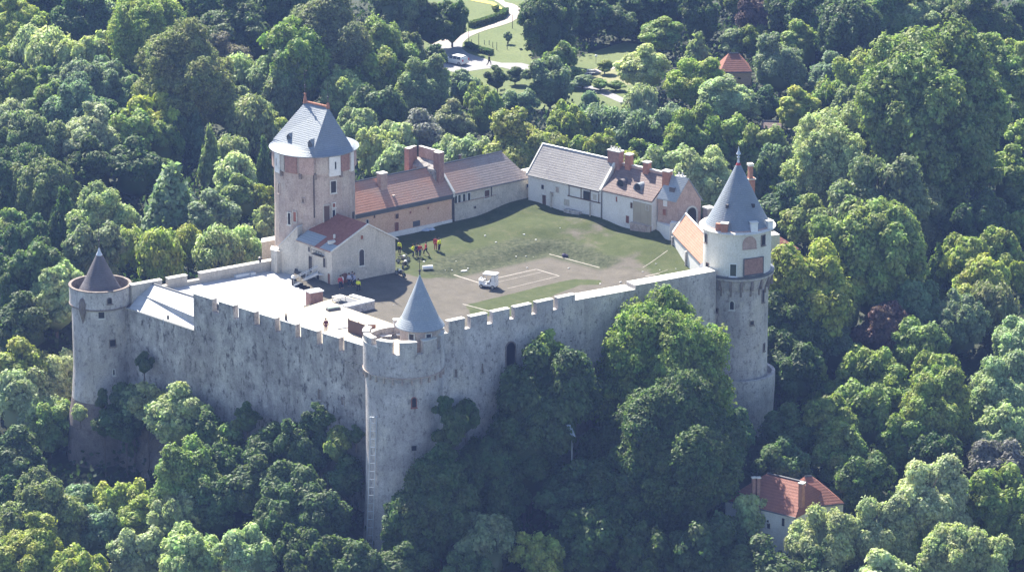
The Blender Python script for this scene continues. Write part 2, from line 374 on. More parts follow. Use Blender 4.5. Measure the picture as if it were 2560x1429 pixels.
def yardmat():
    s = NT('courtyard_turf_and_earth')
    a = s.n('ShaderNodeAttribute', attribute_name='grass'); b = s.n('ShaderNodeAttribute', attribute_name='bank')
    nz = s.noise(.45, 6, rough=.65); mt = s.n('ShaderNodeMath', operation='MULTIPLY_ADD'); s.l(nz, mt.inputs[0]); mt.inputs[1].default_value = 1.1
    ad = s.n('ShaderNodeMath', operation='ADD'); s.l(a.outputs['Fac'], ad.inputs[0]); mt.inputs[2].default_value = -.55; s.l(mt.outputs[0], ad.inputs[1])
    f = s.ramp(ad.outputs[0], [(.38, 0.0), (.62, 1.0)])
    earth = s.ramp(s.noise(.5, 6, rough=.65), [(.3, (.085, .077, .064)), (.7, (.12, .107, .09))])
    grass = s.ramp(s.noise(.6, 6, rough=.65), [(.3, (.045, .058, .022)), (.55, (.060, .072, .030)), (.75, (.088, .086, .048))])
    rough_ = s.ramp(s.noise(1.6, 6, rough=.75), [(.35, (.024, .030, .015)), (.5, (.052, .060, .032)), (.7, (.098, .098, .062))])
    c = s.mix(f, earth, grass); c = s.mix(b.outputs['Fac'], c, rough_)
    h = s.noise(5, 4, rough=.8); c = s.mix(.35, c, s.ramp(h, [(.3, .3), (.7, .85)]), 'OVERLAY')
    return s.done(c, .95, h, .6, spec=.1)
M['yard'] = yardmat()
o = mb.build('courtyard', 'yard', smooth=True); tag(o, kind='structure')
for nm_, vals in (('grass', att), ('bank', attb)):
    A = o.data.attributes.new(nm_, 'FLOAT', 'POINT'); A.data.foreach_set('value', vals)
M['line'] = mottled('worn_white_line', (.25, .23, .205), (.38, .35, .32), 2, (.15, .135, .115), .7, bs=.1)
lm = MB()
for (a, b, c, d, w) in ((1135, 687, 1201, 708, .14), (1238, 696, 1341, 673, .10), (1341, 673, 1398, 690, .10), (1269, 721, 1398, 690, .06), (1373, 635, 1499, 669, .11), (1157, 760, 1226, 778, .12),
                        (1607, 675, 1669, 647, .05), (1613, 696, 1669, 683, .05), (1236, 707, 1355, 680, .05), (1650, 690, 1613, 696, .08)):
    p = at(a, b, 0); q = at(c, d, 0); t = (q-p).normalized(); n = Vector((-t.y, t.x, 0))*w*.85; K = 8
    for k in range(K):
        e = p.lerp(q, k/K); f = p.lerp(q, (k+1)/K); he = hyard(e.x, e.y)+.02; hf = hyard(f.x, f.y)+.02
        lm.face([(e.x-n.x, e.y-n.y, he), (e.x+n.x, e.y+n.y, he), (f.x+n.x, f.y+n.y, hf), (f.x-n.x, f.y-n.y, hf)])
tag(lm.build('court_lines', 'line'), kind='structure')

# ---------------------------------------------------------------- round towers
def roundwin(root, c, rad, px, z_, w, h, name='window', **k):
    """opening on a round wall seen at photo column px at height z_"""
    _, _, s = proj((c.x, c.y-rad, z_)); cx = proj((c.x, c.y, z_))[0]
    a = math.asin(max(-.97, min(.97, (px-cx)/s/rad))); n = (math.sin(a), -math.cos(a)); z_ -= rad*(1-math.cos(a))*.305
    return facing(root, (c.x+n[0]*rad, c.y+n[1]*rad, z_), n, w, h, name=name, **k)
def zfront(c, rad, py, col=None):   # height whose front point on the drum is seen at row py
    lo, hi = -40, 40
    for _ in range(40):
        m = (lo+hi)/2
        if proj((c.x, c.y-rad, m))[1] > py: lo = m
        else: hi = m
    return lo
def finial(root, x, y, z, h, cross=True, mat='iron', name='finial'):
    f = MB(); f.tube([(x, y, z), (x, y, z+h*.45)], (.09, .05), 6); f.ball((x, y, z+h*.3), .16, 5); f.tube([(x, y, z+h*.45), (x, y, z+h)], .035, 5)
    if cross: f.tube([(x-.28, y, z+h*.82), (x+.28, y, z+h*.82)], .035, 5); f.ball((x+.2, y, z+h*.95), .09, 4)
    return f.build(name, mat, root)

# central (front) tower
t = thing('round_tower', (F.x, F.y, g(F.x, F.y)-1), 'round grey stone corner tower with crenellated top and small slate cone, ladder at its foot', 'tower', 'corner towers of the castle')
r1, r2 = 4.76, 4.5
mb = MB(); zc = zfront(F, r1, 948)
mb.lathe(F, [(r2+.9, -26), (r2+.12, -14), (r2, -6), (r2, zc-.5), (r1-.1, zc), (r1, zc+.25), (r1, 4.5), (r1-.7, 4.5), (r1-.7, 4.0), (.01, 4.0)], 72)
mb.build('wall', 'stone2', t, smooth=False)
for k in range(26):
    a = -180+k*13.85+6
    if -185 < a < 5: mb = MB(); mb.arc(F, r2-.1, r1+.04, zc-.75, zc-.05, a-1.2, a+1.2, 1); mb.build('corbel', 'keep', t)
mb = MB(); mb.arc(F, r1-.1, r1+.07, zc-.04, zc+.12, 0, 360, 72)
mb.build('corbel_course', 'keep', t)
for k, a in enumerate(np.arange(-99.9-35.3*3, 100, 35.3)):
    # gaps centred at -90-45.5, -90-9.7 ...
    c0 = a+10.3/2; m = MB(); m.arc(F, r1-.72, r1-.003, 4.502, 5.94, c0, c0+25, 6); m.arc(F, r1-.78, r1+.06, 5.942, 6.05, c0-.5, c0+25.5, 6, 1)
    m.build('merlon', ['stone2', 'coping'], t)
m = MB(); m.arc(F, r1-.5, r1-.005, 4.502, 5.1, 100, 236, 24); m.arc(F, r1-.56, r1+.05, 5.102, 5.2, 100, 236, 24, 1); m.build('parapet', ['stone2', 'coping'], t)
m = MB(); m.lathe(F, [(r1-.72, 4.03), (.01, 4.03)], 48); m.build('floor', 'paving', t)
TC = P2(1050, 812, 6.9)
m = MB(); m.lathe(TC, [(2.35, 4.0), (2.35, 6.9)], 40); m.build('turret', 'keep', t)
m = MB(); m.lathe(TC, [(2.3, 6.85), (2.88, 6.88), (2.9, 6.95), (2.15, 8.0), (1.45, 9.6), (.55, 11.7), (.08, 12.9)], 44); m.build('cone_roof', 'slate_l', t, smooth=False)
m = MB(); m.lathe(TC, [(.15, 12.6), (.28, 12.3), (.3, 12.25)], 16); m.lathe(TC, [(.12, 12.6), (.1, 12.95), (.01, 13.0)], 12); m.build('roof_cap', 'zinc', t)
finial(t, TC.x, TC.y, 12.9, 2.0)
roundwin(t, F, r2+.02, 1037, zfront(F, r2, 1005), .5, 1.15, arched=True, fm='rust')
roundwin(t, F, r2+.04, 1037, zfront(F, r2, 1119), .6, .6, fm='stone')
roundwin(t, TC, 2.36, 1030, 6.2, .6, .7); roundwin(t, TC, 2.36, 1072, 6.2, .6, .7)

# left tower
t = thing('round_tower', (LT.x, LT.y, g(LT.x, LT.y)-1), 'slim left corner tower with dark slate cone inside a rusty open rim', 'tower', 'corner towers of the castle')
r1, r2 = 3.86, 3.62
mb = MB(); zc = zfront(LT, r1, 776)
mb.lathe(LT, [(r2+.3, -14), (r2, -10), (r2, zc-.35), (r1, zc), (r1, .5)], 64)
mb.build('wall', 'stone2', t)
mb = MB(); mb.lathe(LT, [(r2+1.7, -30), (r2+1.1, -23), (r2+.8, -17.5), (r2+.88, -17.3), (r2+.3, -13.999)], 64); mb.build('footing', 'rock', t)
m = MB(); m.arc(LT, r1-.28, r1+.08, .5, .62, 0, 360, 64); m.lathe(LT, [(r1-.28, .5), (r1-.35, -.95), (.5, -.95)], 64); m.build('rim', 'rim', t)
m = MB(); m.arc(LT, r1-.05, r1+.08, zc-.12, zc+.06, 0, 360, 64); m.build('string_course', 'rim', t)
m = MB(); m.lathe(LT, [(3.05, -.93), (3.1, -.88), (2.05, .9), (.3, 4.5)], 48); m.build('cone_roof', 'slate_d', t)
m = MB(); m.lathe(LT, [(.42, 4.2), (.4, 4.35), (.2, 4.75), (.06, 5.3), (.01, 5.35)], 20); m.build('roof_cap', 'zinc', t)
finial(t, LT.x, LT.y, 5.2, 3.2)
for px, py, w, h, ar in ((260, 785, .75, 1.25, True), (280, 752, .5, .7, True), (287, 859, .75, .8, False), (290, 932, .22, .7, False)):
    roundwin(t, LT, r1 if py < 776 else r2, px, zfront(LT, r2, py)+.1, w, h, arched=ar, fm='coping' if py in (785, 932) else 'rim')
m = MB(); a = R(-120); c = (LT.x+math.cos(a)*r1, LT.y+math.sin(a)*r1); m.lathe(c, [(.02, zc-1.9), (.3, zc-.9), (.45, zc-.2), (.45, zc+.8), (.3, zc+1.3), (.02, zc+1.5)], 12); m.build('bracket', 'rim', t)

# right tower
t = thing('round_tower', (RT.x, RT.y, g(RT.x, RT.y)-1), 'tall right corner tower with cream upper storey and broad blue slate cone', 'tower', 'corner towers of the castle')
ru, rl, rp = 4.15, 3.93, 4.62
mb = MB(); mb.lathe(RT, [(4.9, -22), (4.75, -14), (4.95, -9.4), (4.95, -8.2), (4.5, -8.2), (4.45, -8.9), (rl, -8.9), (rl, -5.5), (rl, 3.0), (rp-.25, 4.3), (rp-.05, 4.55), (rp-.05, 4.8)], 72); mb.build('wall', 'stone2', t)
mb = MB(); mb.lathe(RT, [(rp-.06, 4.75), (rp, 4.8), (rp, 5.0), (ru-.3, 5.0)], 72); mb.build('walkway', 'lead', t)
for k in range(20):
    a = k*18+5
    if 175 < a < 365 or a < 10: mb = MB(); mb.arc(RT, rl-.1, rl+.14, 2.4, 3.2, a-1.4, a+1.4, 1); mb.arc(RT, rl-.1, rp-.1, 3.2, 4.5, a-1.8, a+1.8, 1); mb.build('corbel', 'rim', t)
ez = 10.5
mb = MB(); mb.lathe(RT, [(ru, 5.0), (ru, ez)], 72); mb.build('upper_storey', 'tower', t)
mb = MB(); mb.lathe(RT, [(ru-.1, ez-.15), (4.68, ez-.12), (4.72, ez), (4.66, ez+.06), (4.3, ez+.16)], 72, 0); mb.lathe(RT, [(4.3, ez+.16), (3.6, ez+.42)], 72, 1)
mb.build('eaves', ['coping', 'brick_p'], t)
mb = MB(); RC = RT; mb.lathe(RC, [(4.0, ez+.28), (3.9, ez+.42), (3.35, ez+1.35), (2.5, ez+3.0), (1.1, ez+5.9), (.28, ez+7.6)], 56); mb.build('cone_roof', 'slate', t)
mb = MB(); mb.lathe(RT, [(.36, ez+7.35), (.3, ez+7.6), (.14, ez+7.9)], 16); mb.build('roof_collar', 'red', t)
m = MB(); m.lathe(RT, [(.2, ez+7.7), (.1, ez+8.3), (.2, ez+8.5), (.06, ez+8.7), (.3, ez+8.9), (.12, ez+9.3), (.02, ez+9.9)], 12); m.build('finial', 'zinc', t)
def rchim(px, py, w, h, mat, cap=True, off=4.2):
    _, _, s = proj((RT.x, RT.y-off, ez)); a = math.asin((px-1842)/s/off); x, y = RT.x+off*math.sin(a), RT.y-off*math.cos(a)
    m = MB(); m.box((x, y, ez+.05), (w, w*.8, h), a*.5, 0)
    if cap: m.box((x, y, ez+.052+h), (w+.16, w*.8+.16, .1), a*.5, 1)
    m.build('chimney', [mat, 'coping'], t)
rchim(1792, 0, .7, 1.0, 'brick_o', False, 4.0); rchim(1806, 0, .8, 1.15, 'brick_o', True, 4.15); rchim(1879, 0, .85, 1.2, 'wpaint', True, 4.0); rchim(1920, 0, .7, .95, 'wpaint', True, 4.3)
roundwin(t, RT, ru, 1870, zfront(RT, ru, 606), 1.6, 1.35, arched=True, fm='brick_p', pm='brick_p')
roundwin(t, RT, ru, 1829, zfront(RT, ru, 675), .75, 1.5, fm='wpaint', pm='glass')
roundwin(t, RT, ru, 1880, zfront(RT, ru, 665), 2.6, 2.0, name='hatch', fm='lead', pm='brick')
roundwin(t, RT, ru, 1905, zfront(RT, ru, 600), .6, 1.2, fm='rim'); roundwin(t, RT, ru, 1767, zfront(RT, ru, 668), .5, 1.1, fm='rim'); roundwin(t, RT, ru, 1764, zfront(RT, ru, 595), .5, 1.0, fm='rim')
roundwin(t, RT, rl, 1826, zfront(RT, rl, 763), .5, 1.05, arched=True); roundwin(t, RT, rl, 1876, zfront(RT, rl, 807), .4, .4, fm='rim'); roundwin(t, RT, rl, 1789, zfront(RT, rl, 775), .3, .35, fm='rim')
roundwin(t, RT, rl, 1905, zfront(RT, rl, 740), .35, 1.5, fm='rim'); roundwin(t, RT, rl, 1908, zfront(RT, rl, 868), .3, .9, fm='rim')
for px in (1812, 1880):
    m = MB()
    _, _, s = proj((RT.x, RT.y-3, ez)); a = math.asin((px-1842)/s/2.75); n = Vector((math.sin(a), -math.cos(a)))
    p = RT+n*2.55; m.box((p.x, p.y, ez+2.7), (.3, .5, .45), a, 0); m.build('roof_vent', 'iron', t)

# ---------------------------------------------------------------- curtain walls
def merl(root, P, Q, pxs, z0, z1, th, mat, cap='coping'):
    t_ = (Q-P).normalized(); n = Vector((-t_.y, t_.x))
    def dist(px):
        lo, hi = -5, 60
        for _ in range(40):
            m_ = (lo+hi)/2; p = P+t_*m_
            if proj((p.x, p.y, z1))[0] < px: lo = m_
            else: hi = m_
        return lo
    for a, b in pxs:
        s0, s1 = dist(a), dist(b); m = MB(); m.seg(P, Q, s0, s1, .003, th, z0, z1-.1); m.seg(P, Q, s0-.04, s1+.04, -.05, th+.05, z1-.098, z1, 1); m.build('merlon', [mat, cap], root)
WLd = (F-WL1).normalized()
Lw = (WL0-WL1).length
t = thing('curtain_wall', (WL0.x, WL0.y, -22), 'high grey rubble wall with battlements left of the centre tower', 'castle wall', 'curtain walls')
m = MB(); Q = WL1+(WL0-WL1).normalized()*(Lw+3.2); m.seg(WL1, Q, 0, Lw+3.2, 0, .82, -26, 1.02); m.build('wall', 'stone', t)
merl(t, WL1, WL0, [(483, 530), (546, 583), (596, 635), (648, 687), (700, 738), (752, 792), (806, 847), (860, 915)], 1.022, 2.7, .8, 'stone')
for px, py, w, h in ((800, 985, .5, 1.3), (858, 1002, .4, 1.0), (697, 640, .1, .1)):
    if py < 800: continue
    # find wall point
    tt = (WL0-WL1).normalized(); best = min(((abs(proj((WL1.x+tt.x*s, WL1.y+tt.y*s, -6))[0]-px), s) for s in np.arange(0, Lw, .1)))[1]
    p = WL1+tt*best; zz = min(((abs(proj((p.x, p.y, z))[1]-py), z) for z in np.arange(-12, 4, .1)))[1]
    facing(t, (p.x, p.y, zz), (tt.y, -tt.x), w, h, fm='stone', pm='rim')
t = thing('curtain_wall', (WLL.x, WLL.y, -26), 'lower plain stretch of grey wall beside the slim left tower', 'castle wall', 'curtain walls')
Ll = (WL1-WLL).length; d_ = (WL1-WLL).normalized(); P_ = WLL-d_*1.5
m = MB(); m.seg(P_, WL1, 0, Ll+1.5-.01, .02, 1.4, -30, -2.1); m.seg(P_, WL1, 1.3, Ll+1.5-.01, -.03, .22, -2.098, -2.02, 1); m.build('wall', ['stone', 'coping'], t)
# rock face below it
rk = MB(); N = 16; K = 8; base = []
for i in range(N+1):
    for j in range(K+1):
        s = -4+i*1.4; zz = -27+j*1.5; dep = -1.6-2.6*math.sin(math.pi*min(1, i/N*1.15))*(1-j/K)**.6+random.uniform(-.5, .5)+.9*(j/K)*1.4
        if j == K: dep = .6
        p = WLL+d_*s+Vector((-d_.y, d_.x))*dep; base.append((p.x, p.y, zz))
rk.mesh(base, [(i*(K+1)+j, (i+1)*(K+1)+j, (i+1)*(K+1)+j+1, i*(K+1)+j+1) for i in range(N) for j in range(K)])
tag(rk.build('rock_face', 'rock'), kind='structure')

t = thing('curtain_wall', (WR0.x, WR0.y, -22), 'grey wall with six battlements right of the centre tower', 'castle wall', 'curtain walls')
dr = (WR1-WR0).normalized(); Lr = (WR1-WR0).length; P_ = WR0-dr*3
m = MB(); m.seg(P_, WR1, 0, Lr+3, 0, .75, -26, 4.6); m.build('wall', 'stone2', t)
merl(t, P_, WR1, [(1122, 1162), (1177, 1218), (1232, 1274), (1287, 1329), (1342, 1383), (1395, 1438)], 4.602, 6.0, .7, 'stone2')
def onwall(P, d, L, px, py):
    best = min(((abs(proj((P.x+d.x*s, P.y+d.y*s, 0))[0]-px), s) for s in np.arange(-3, L, .05)))[1]; p = P+d*best
    zz = min(((abs(proj((p.x, p.y, z))[1]-py), z) for z in np.arange(-12, 6, .05)))[1]; return (p.x, p.y, zz)
facing(t, onwall(WR0, dr, Lr, 1276, 884), (dr.y, -dr.x), 1.25, 2.9, arched=True, frame=.16, fm='rim')
facing(t, onwall(WR0, dr, Lr, 1205, 919), (dr.y, -dr.x), .3, 1.2, fm='stone', pm='rim'); facing(t, onwall(WR0, dr, Lr, 1139, 932), (dr.y, -dr.x), .4, 1.0, fm='stone', pm='rim')
t = thing('curtain_wall', (WR1.x, WR1.y, -20), 'plain grey wall with a pale wall walk between battlements and right tower', 'castle wall', 'curtain walls')
d2 = (WR2-WR1).normalized(); L2 = (WR2-WR1).length+1.2
cut = 8.6
m = MB(); m.seg(WR1, WR2, 0.003, cut, .01, 2.5, -26, 5.2, 0, 1); m.seg(WR1, WR2, cut+.003, L2, .01, 2.1, -26, 5.7, 0, 1)
m.seg(WR1, WR2, 0.003, cut, -.05, .3, 5.202, 5.26, 1); m.seg(WR1, WR2, cut+.003, L2, -.05, .3, 5.702, 5.76, 1)
m.build('wall', ['stone2', 'coping'], t)
BL0 = P2(329, 716, .6); BL1 = P2(673, 654, .6)
t = thing('curtain_wall', (BL0.x, BL0.y, -14), 'low cream parapet wall along the back of the white flat roof', 'castle wall', 'curtain walls')
Lb = (BL1-BL0).length; m = MB(); m.seg(BL0, BL1, 0, Lb+2, 0, .7, -15, -.1)
m.seg(BL0, BL1, 0, 4.3, .002, .7, -.098, .7); m.seg(BL0, BL1, 5.2, 7.9, .002, .7, -.098, .7); m.seg(BL0, BL1, 9.8, Lb+2, .002, .7, -.098, .65)
m.seg(BL0, BL1, 0, 4.35, -.05, .76, 0.702, .78, 1); m.seg(BL0, BL1, 5.15, 7.95, -.05, .76, 0.702, .78, 1); m.seg(BL0, BL1, 9.75, Lb+2, -.05, .76, 0.652, .73, 1)
m.build('wall', ['parapet', 'coping'], t)
RB = P2(1757, 590, 2.0)
t = thing('curtain_wall', (RB.x, RB.y, -16), 'low back wall hidden between gatehouse and right tower', 'castle wall', 'curtain walls')
m = MB(); m.seg(RT, RB+Vector((1.5, 0)), 3, (RB-RT).length+1, -1.2, -.2, -16, 3.2); m.build('wall', 'stone2', t)

# ---------------------------------------------------------------- terrace
nb = Vector((-WLd.y, WLd.x))
wi0 = WL1+nb*.6; wi1 = WL0+nb*.6+(WL0-WL1).normalized()*2
ZT = 1.0; ZW = -.6
def WP(px, py): return P2(px, py, ZW)
def TP(px, py): return P2(px, py, ZT)
t = thing('terrace', (TP(780, 780).x, TP(780, 780).y, 0), 'raised flat roof terrace, white sheet on one half and cream paving on the other', 'terrace')
split0 = TP(640, 792); split1 = TP(768, 765); split2 = TP(806, 752)
ws = min(((Vector(wi0+(wi1-wi0)*k)-split0).length, k) for k in np.linspace(0, 1, 200))[1]; sw = wi0+(wi1-wi0)*ws
m = MB(); m.prism([wi0, sw, WP(762, 775), WP(806, 762), WP(770, 728), WP(732, 713), WP(745, 683), Vector(KP)+Vector((0, 1)), BL1+Vector((0, .1)), BL0+(BL1-BL0)*.06+Vector((0, .1))], -3, ZW); m.build('white_roof', 'membrane', t)
hole = [TP(862, 752), TP(884, 745), TP(908, 750), TP(888, 757)]
poly = [sw+Vector((.02, -.02)), wi1, Vector(F)+Vector((0, 1.5)), TP(995, 812), TP(867, 768), TP(937, 752), TP(883, 737), TP(842, 742), split2, split1]
m = MB(); m.prism(poly, -3, ZT-.06, 1, 0); m.build('paving', ['paving', 'stone2'], t)
m = MB(); m.prism([TP(867, 768), TP(937, 752), TP(883, 737), TP(872, 740), TP(912, 751), TP(856, 764)], ZT-.058, ZT+.12); m.build('coping', 'wpaint', t)
m = MB(); m.prism([TP(826, 748), TP(868, 742), TP(905, 751), TP(862, 761)], ZT-.057, ZT-.04); m.build('stair_pit_shade', 'lead', t)  # flat dark slab on the paving, painted shade in place of a stairwell
m = MB()
for sx in np.arange(0, 1, .11):
    a = TP(842, 744).lerp(TP(905, 751), sx)
m.prism([TP(829, 752), TP(850, 747), TP(866, 751), TP(846, 757)], ZT+.5, ZT+.6)
for px, py in ((831, 752), (850, 748), (864, 751), (846, 756)): q = TP(px, py); m.box((q.x, q.y, ZT-.05), (.1, .1, .55))
m.build('pergola', 'coping', t)
# small seams on white sheet
m = MB()
for a, b, c, d in ((600, 745, 680, 725), (650, 722, 700, 738)):
    p, q = WP(a, b), WP(c, d); m.seg(p, q, 0, (q-p).length, -.03, .03, ZW+.001, ZW+.02)
m.build('seam', 'coping', t)
# lean roof between left tower and battlements
t = thing('lean_roof_building', (WLL.x, WLL.y, -6), 'low building with a steep white sheet roof beside the slim left tower', 'building')
e0 = P2(322, 771, -1.98); e1 = WL1+nb*.05; dl = (e1-e0).normalized(); nl = Vector((-dl.y, dl.x)); Le = (e1-e0).length
rz_ = .45; rd = 5.4
a = e0+nl*rd+dl*.0; 
rp0 = P2(372, 706, rz_); rp1 = e1+nl*((rp0-e0).dot(nl)); 
m = MB(); zz = -1.96
m.face([(e0.x, e0.y, zz), (e1.x, e1.y, zz), (rp1.x, rp1.y, rz_), (rp0.x, rp0.y, rz_)]); m.face([(rp0.x, rp0.y, rz_), (rp1.x, rp1.y, rz_), (rp1.x+nl.x*3, rp1.y+nl.y*3, zz+1), (rp0.x+nl.x*3, rp0.y+nl.y*3, zz+1)])
m.build('roof', 'membrane', t)
m = MB(); b0 = P2(326, 745, -1.6); m.face([(e0.x, e0.y, zz), (rp0.x, rp0.y, rz_), (b0.x, b0.y+3, -6), (e0.x, e0.y, -6)]); m.face([(rp0.x, rp0.y, rz_-.02), (rp0.x+nl.x*3, rp0.y+nl.y*3, -1.0), (rp0.x+nl.x*3, rp0.y+nl.y*3, -6), (e0.x, e0.y, -6)]); m.build('gable_wall', 'brick_p', t)
m = MB(); m.tube([(rp0.x, rp0.y, rz_+.03), (rp1.x, rp1.y, rz_+.03)], .12, 6); m.build('ridge', 'lead', t)
m = MB(); q = P2(408, 797, -1.2); m.tube([(q.x, q.y, -1.9), (q.x, q.y, -.1)], .05, 5); m.build('vent_pipe', 'zinc', t)
m = MB(); q = P2(420, 790, -.9); m.box((q.x, q.y, -1.3), (.25, .25, .5)); m.build('vent', 'iron', t)
# ---------------------------------------------------------------- keep
def proj_z(p, py): return min(((abs(proj((p.x, p.y, z))[1]-py), z) for z in np.arange(-20, 24, .03)))[1]
t = thing('keep_tower', (KP.x, KP.y, 0), 'tall round keep with blue slate hipped roof and brick panels under the eaves', 'tower')
rk_ = 5.12; EZ = 15.0
def KZ(py): return zfront(KP, rk_, py)
m = MB(); m.lathe(KP, [(rk_+.25, -15), (rk_+.1, 0), (rk_, 6), (rk_, EZ-2.4), (rk_+.12, EZ-2.1), (rk_+.12, EZ)], 24); m.build('wall', 'keep', t)
# infilled hoarding: alternating panels
pans = [(-176, 20, 'brick_p'), (-154, 13, 'white'), (-139, 6, 'plaster'), (-131, 19, 'brick'), (-108, 20, 'brick_p'), (-85, 16, 'keep'), (-67, 17, 'white'), (-48, 17, 'brick'), (-29, 8, 'white'), (-19, 20, 'brick_p')]
for a, w, mt in pans:
    m = MB(); lo = EZ-2.35-(.35 if mt == 'white' else 0); m.arc(KP, rk_-.05, rk_+(.34 if mt == 'white' else .24), lo, EZ-.14, a, a+w, 5); m.build('wall_panel', mt, t)
    if mt == 'white' and w > 10:
        an = R(a+w/2); n = (math.cos(an), math.sin(an)); facing(t, (KP.x+n[0]*(rk_+.34), KP.y+n[1]*(rk_+.34), EZ-1.3), n, .22, .95, frame=.05, fm='white')
for a in (-139, -107, -86, -48):
    m = MB(); m.arc(KP, rk_, rk_+.32, EZ-3.0, EZ-2.3, a-2, a+2, 1); m.build('corbel', 'rim', t)
# roof
RZ = 20.15; ra = Vector(P2(763, 255, RZ)); rb = Vector(P2(820, 268, RZ)); corners = [-88, -25, 92, 178]
def quad_r(ang, ro):
    C_ = [Vector((ro*math.cos(R(a)), ro*math.sin(R(a)))) for a in corners]; d = Vector((math.cos(ang), math.sin(ang)))
    for i in range(4):
        p, q = C_[i], C_[(i+1) % 4]; e = q-p; den = d.x*e.y-d.y*e.x
        if abs(den) > 1e-9:
            tt = (p.x*e.y-p.y*e.x)/den; u = (p.x*d.y-p.y*d.x)/den
            if tt > 0 and -1e-6 <= u <= 1+1e-6: return d*tt
    return d*ro
angs = sorted(set([R(a) for a in range(-180, 180, 5)]+[R(a) for a in corners])); N = len(angs)
m = MB(); rings = []
def ring(fn): rings.append([fn(a) for a in angs])
ring(lambda a: (KP.x+5.62*math.cos(a), KP.y+5.62*math.sin(a), EZ-.12))
ro_ = 5.15; zq = EZ+.85
for kk, zz_ in ((0, EZ+.02), (.42, EZ+.3), (.8, EZ+.6)):
    def fn(a, kk=kk, zz_=zz_):
        p = KP+Vector((5.72*math.cos(a), 5.72*math.sin(a))).lerp(quad_r(a, ro_), kk); return (p.x, p.y, zz_)
    ring(fn)
ring(lambda a: (KP.x+quad_r(a, ro_).x, KP.y+quad_r(a, ro_).y, zq))
CQ = [Vector((KP.x+ro_*math.cos(R(a)), KP.y+ro_*math.sin(R(a)), zq)) for a in corners]; A3 = Vector((ra.x, ra.y, RZ)); B3 = Vector((rb.x, rb.y, RZ))
m.face([CQ[0], CQ[1], B3]); m.face([CQ[1], CQ[2], A3, B3]); m.face([CQ[2], CQ[3], A3]); m.face([CQ[3], CQ[0], B3, A3])
vs = [p for r_ in rings for p in r_]; m.mesh(vs, [(j*N+i, j*N+(i+1) % N, (j+1)*N+(i+1) % N, (j+1)*N+i) for j in range(4) for i in range(N)])
m.build('roof', 'slate', t)
m = MB(); m.tube([(ra.x, ra.y, RZ+.05), (rb.x, rb.y, RZ+.05)], .16, 8); m.lathe(ra, [(.3, RZ-.15), (.2, RZ+.35), (.12, RZ+.9), (.18, RZ+1.1), (.05, RZ+1.25)], 10); m.lathe(rb, [(.28, RZ-.15), (.2, RZ+.3), (.1, RZ+.6)], 10); m.build('ridge_tiles', 'brick_o', t)
finial(t, ra.x, ra.y, RZ+1.2, 3.0); finial(t, rb.x, rb.y, RZ+.5, 2.6, cross=False)
def dormer(root, px, py, face_dir, w=1.0, h=1.3, zc=None, mat='slate_d'):
    pass
for px, py in ((722, 350), (775, 366)):
    q = P2(px, py, EZ+1.1); n = Vector((-.55, -.83)); m = MB(); tv = Vector((n.y, -n.x)); c = q
    def W(a_, b_, z): p = c+tv*a_+n*b_; return (p.x, p.y, z)
    z0 = EZ+.75; h_ = .75; w_ = .33
    m.face([W(-w_, 0, z0), W(w_, 0, z0), W(w_, 0, z0+h_), W(0, 0, z0+h_+.4), W(-w_, 0, z0+h_)], 1)
    for s in (-1, 1):
        m.face([W(s*(w_+.08), .1, z0+h_-.06), W(0, .1, z0+h_+.45), W(0, -1.7, z0+h_+.45), W(s*(w_+.08), -1.7, z0+h_-.06)]); m.face([W(s*w_, 0, z0-.3), W(s*w_, 0, z0+h_), W(s*w_, -1.7, z0+h_), W(s*w_, -1.7, z0)])
    m.build('dormer', ['slate', 'lead'], t)
def KW(px, py, w, h, **k): return roundwin(t, KP, rk_+.03, px, (lambda: min(((abs(proj((KP.x+rk_*math.sin(math.asin(max(-.97, min(.97, (px-789)/19.6/rk_)))), KP.y-rk_*math.cos(math.asin(max(-.97, min(.97, (px-789)/19.6/rk_)))), z))[1]-py), z) for z in np.arange(0, 16, .05)))[1])(), w, h, **k)
KW(837, 463, .75, 1.5, fm='coping'); KW(727, 540, .45, 1.5, fm='coping'); KW(741, 538, .4, 1.3, fm='plaster', pm='rust')
KW(821, 534, .75, 2.3, fm='plaster', pm='wood'); KW(838, 509, .4, .5, fm='coping', pm='rust'); KW(838, 531, .4, 1.1, fm='coping', pm='glass'); KW(885, 520, .35, 1.1, fm='rim')
KW(762, 500, .3, .5, fm='keep', pm='rim'); KW(700, 455, .25, 1.2, fm='keep', pm='rim')
m = MB(); a = math.asin((792-789)/19.6/rk_); m.tube([(KP.x+(rk_+.1)*math.sin(a), KP.y-(rk_+.1)*math.cos(a), 7), (KP.x+(rk_+.1)*math.sin(a), KP.y-(rk_+.1)*math.cos(a), EZ-2.4)], .07, 5); m.build('downpipe', 'iron', t)
m = MB(); c0 = P2(858, 513, 7.2)
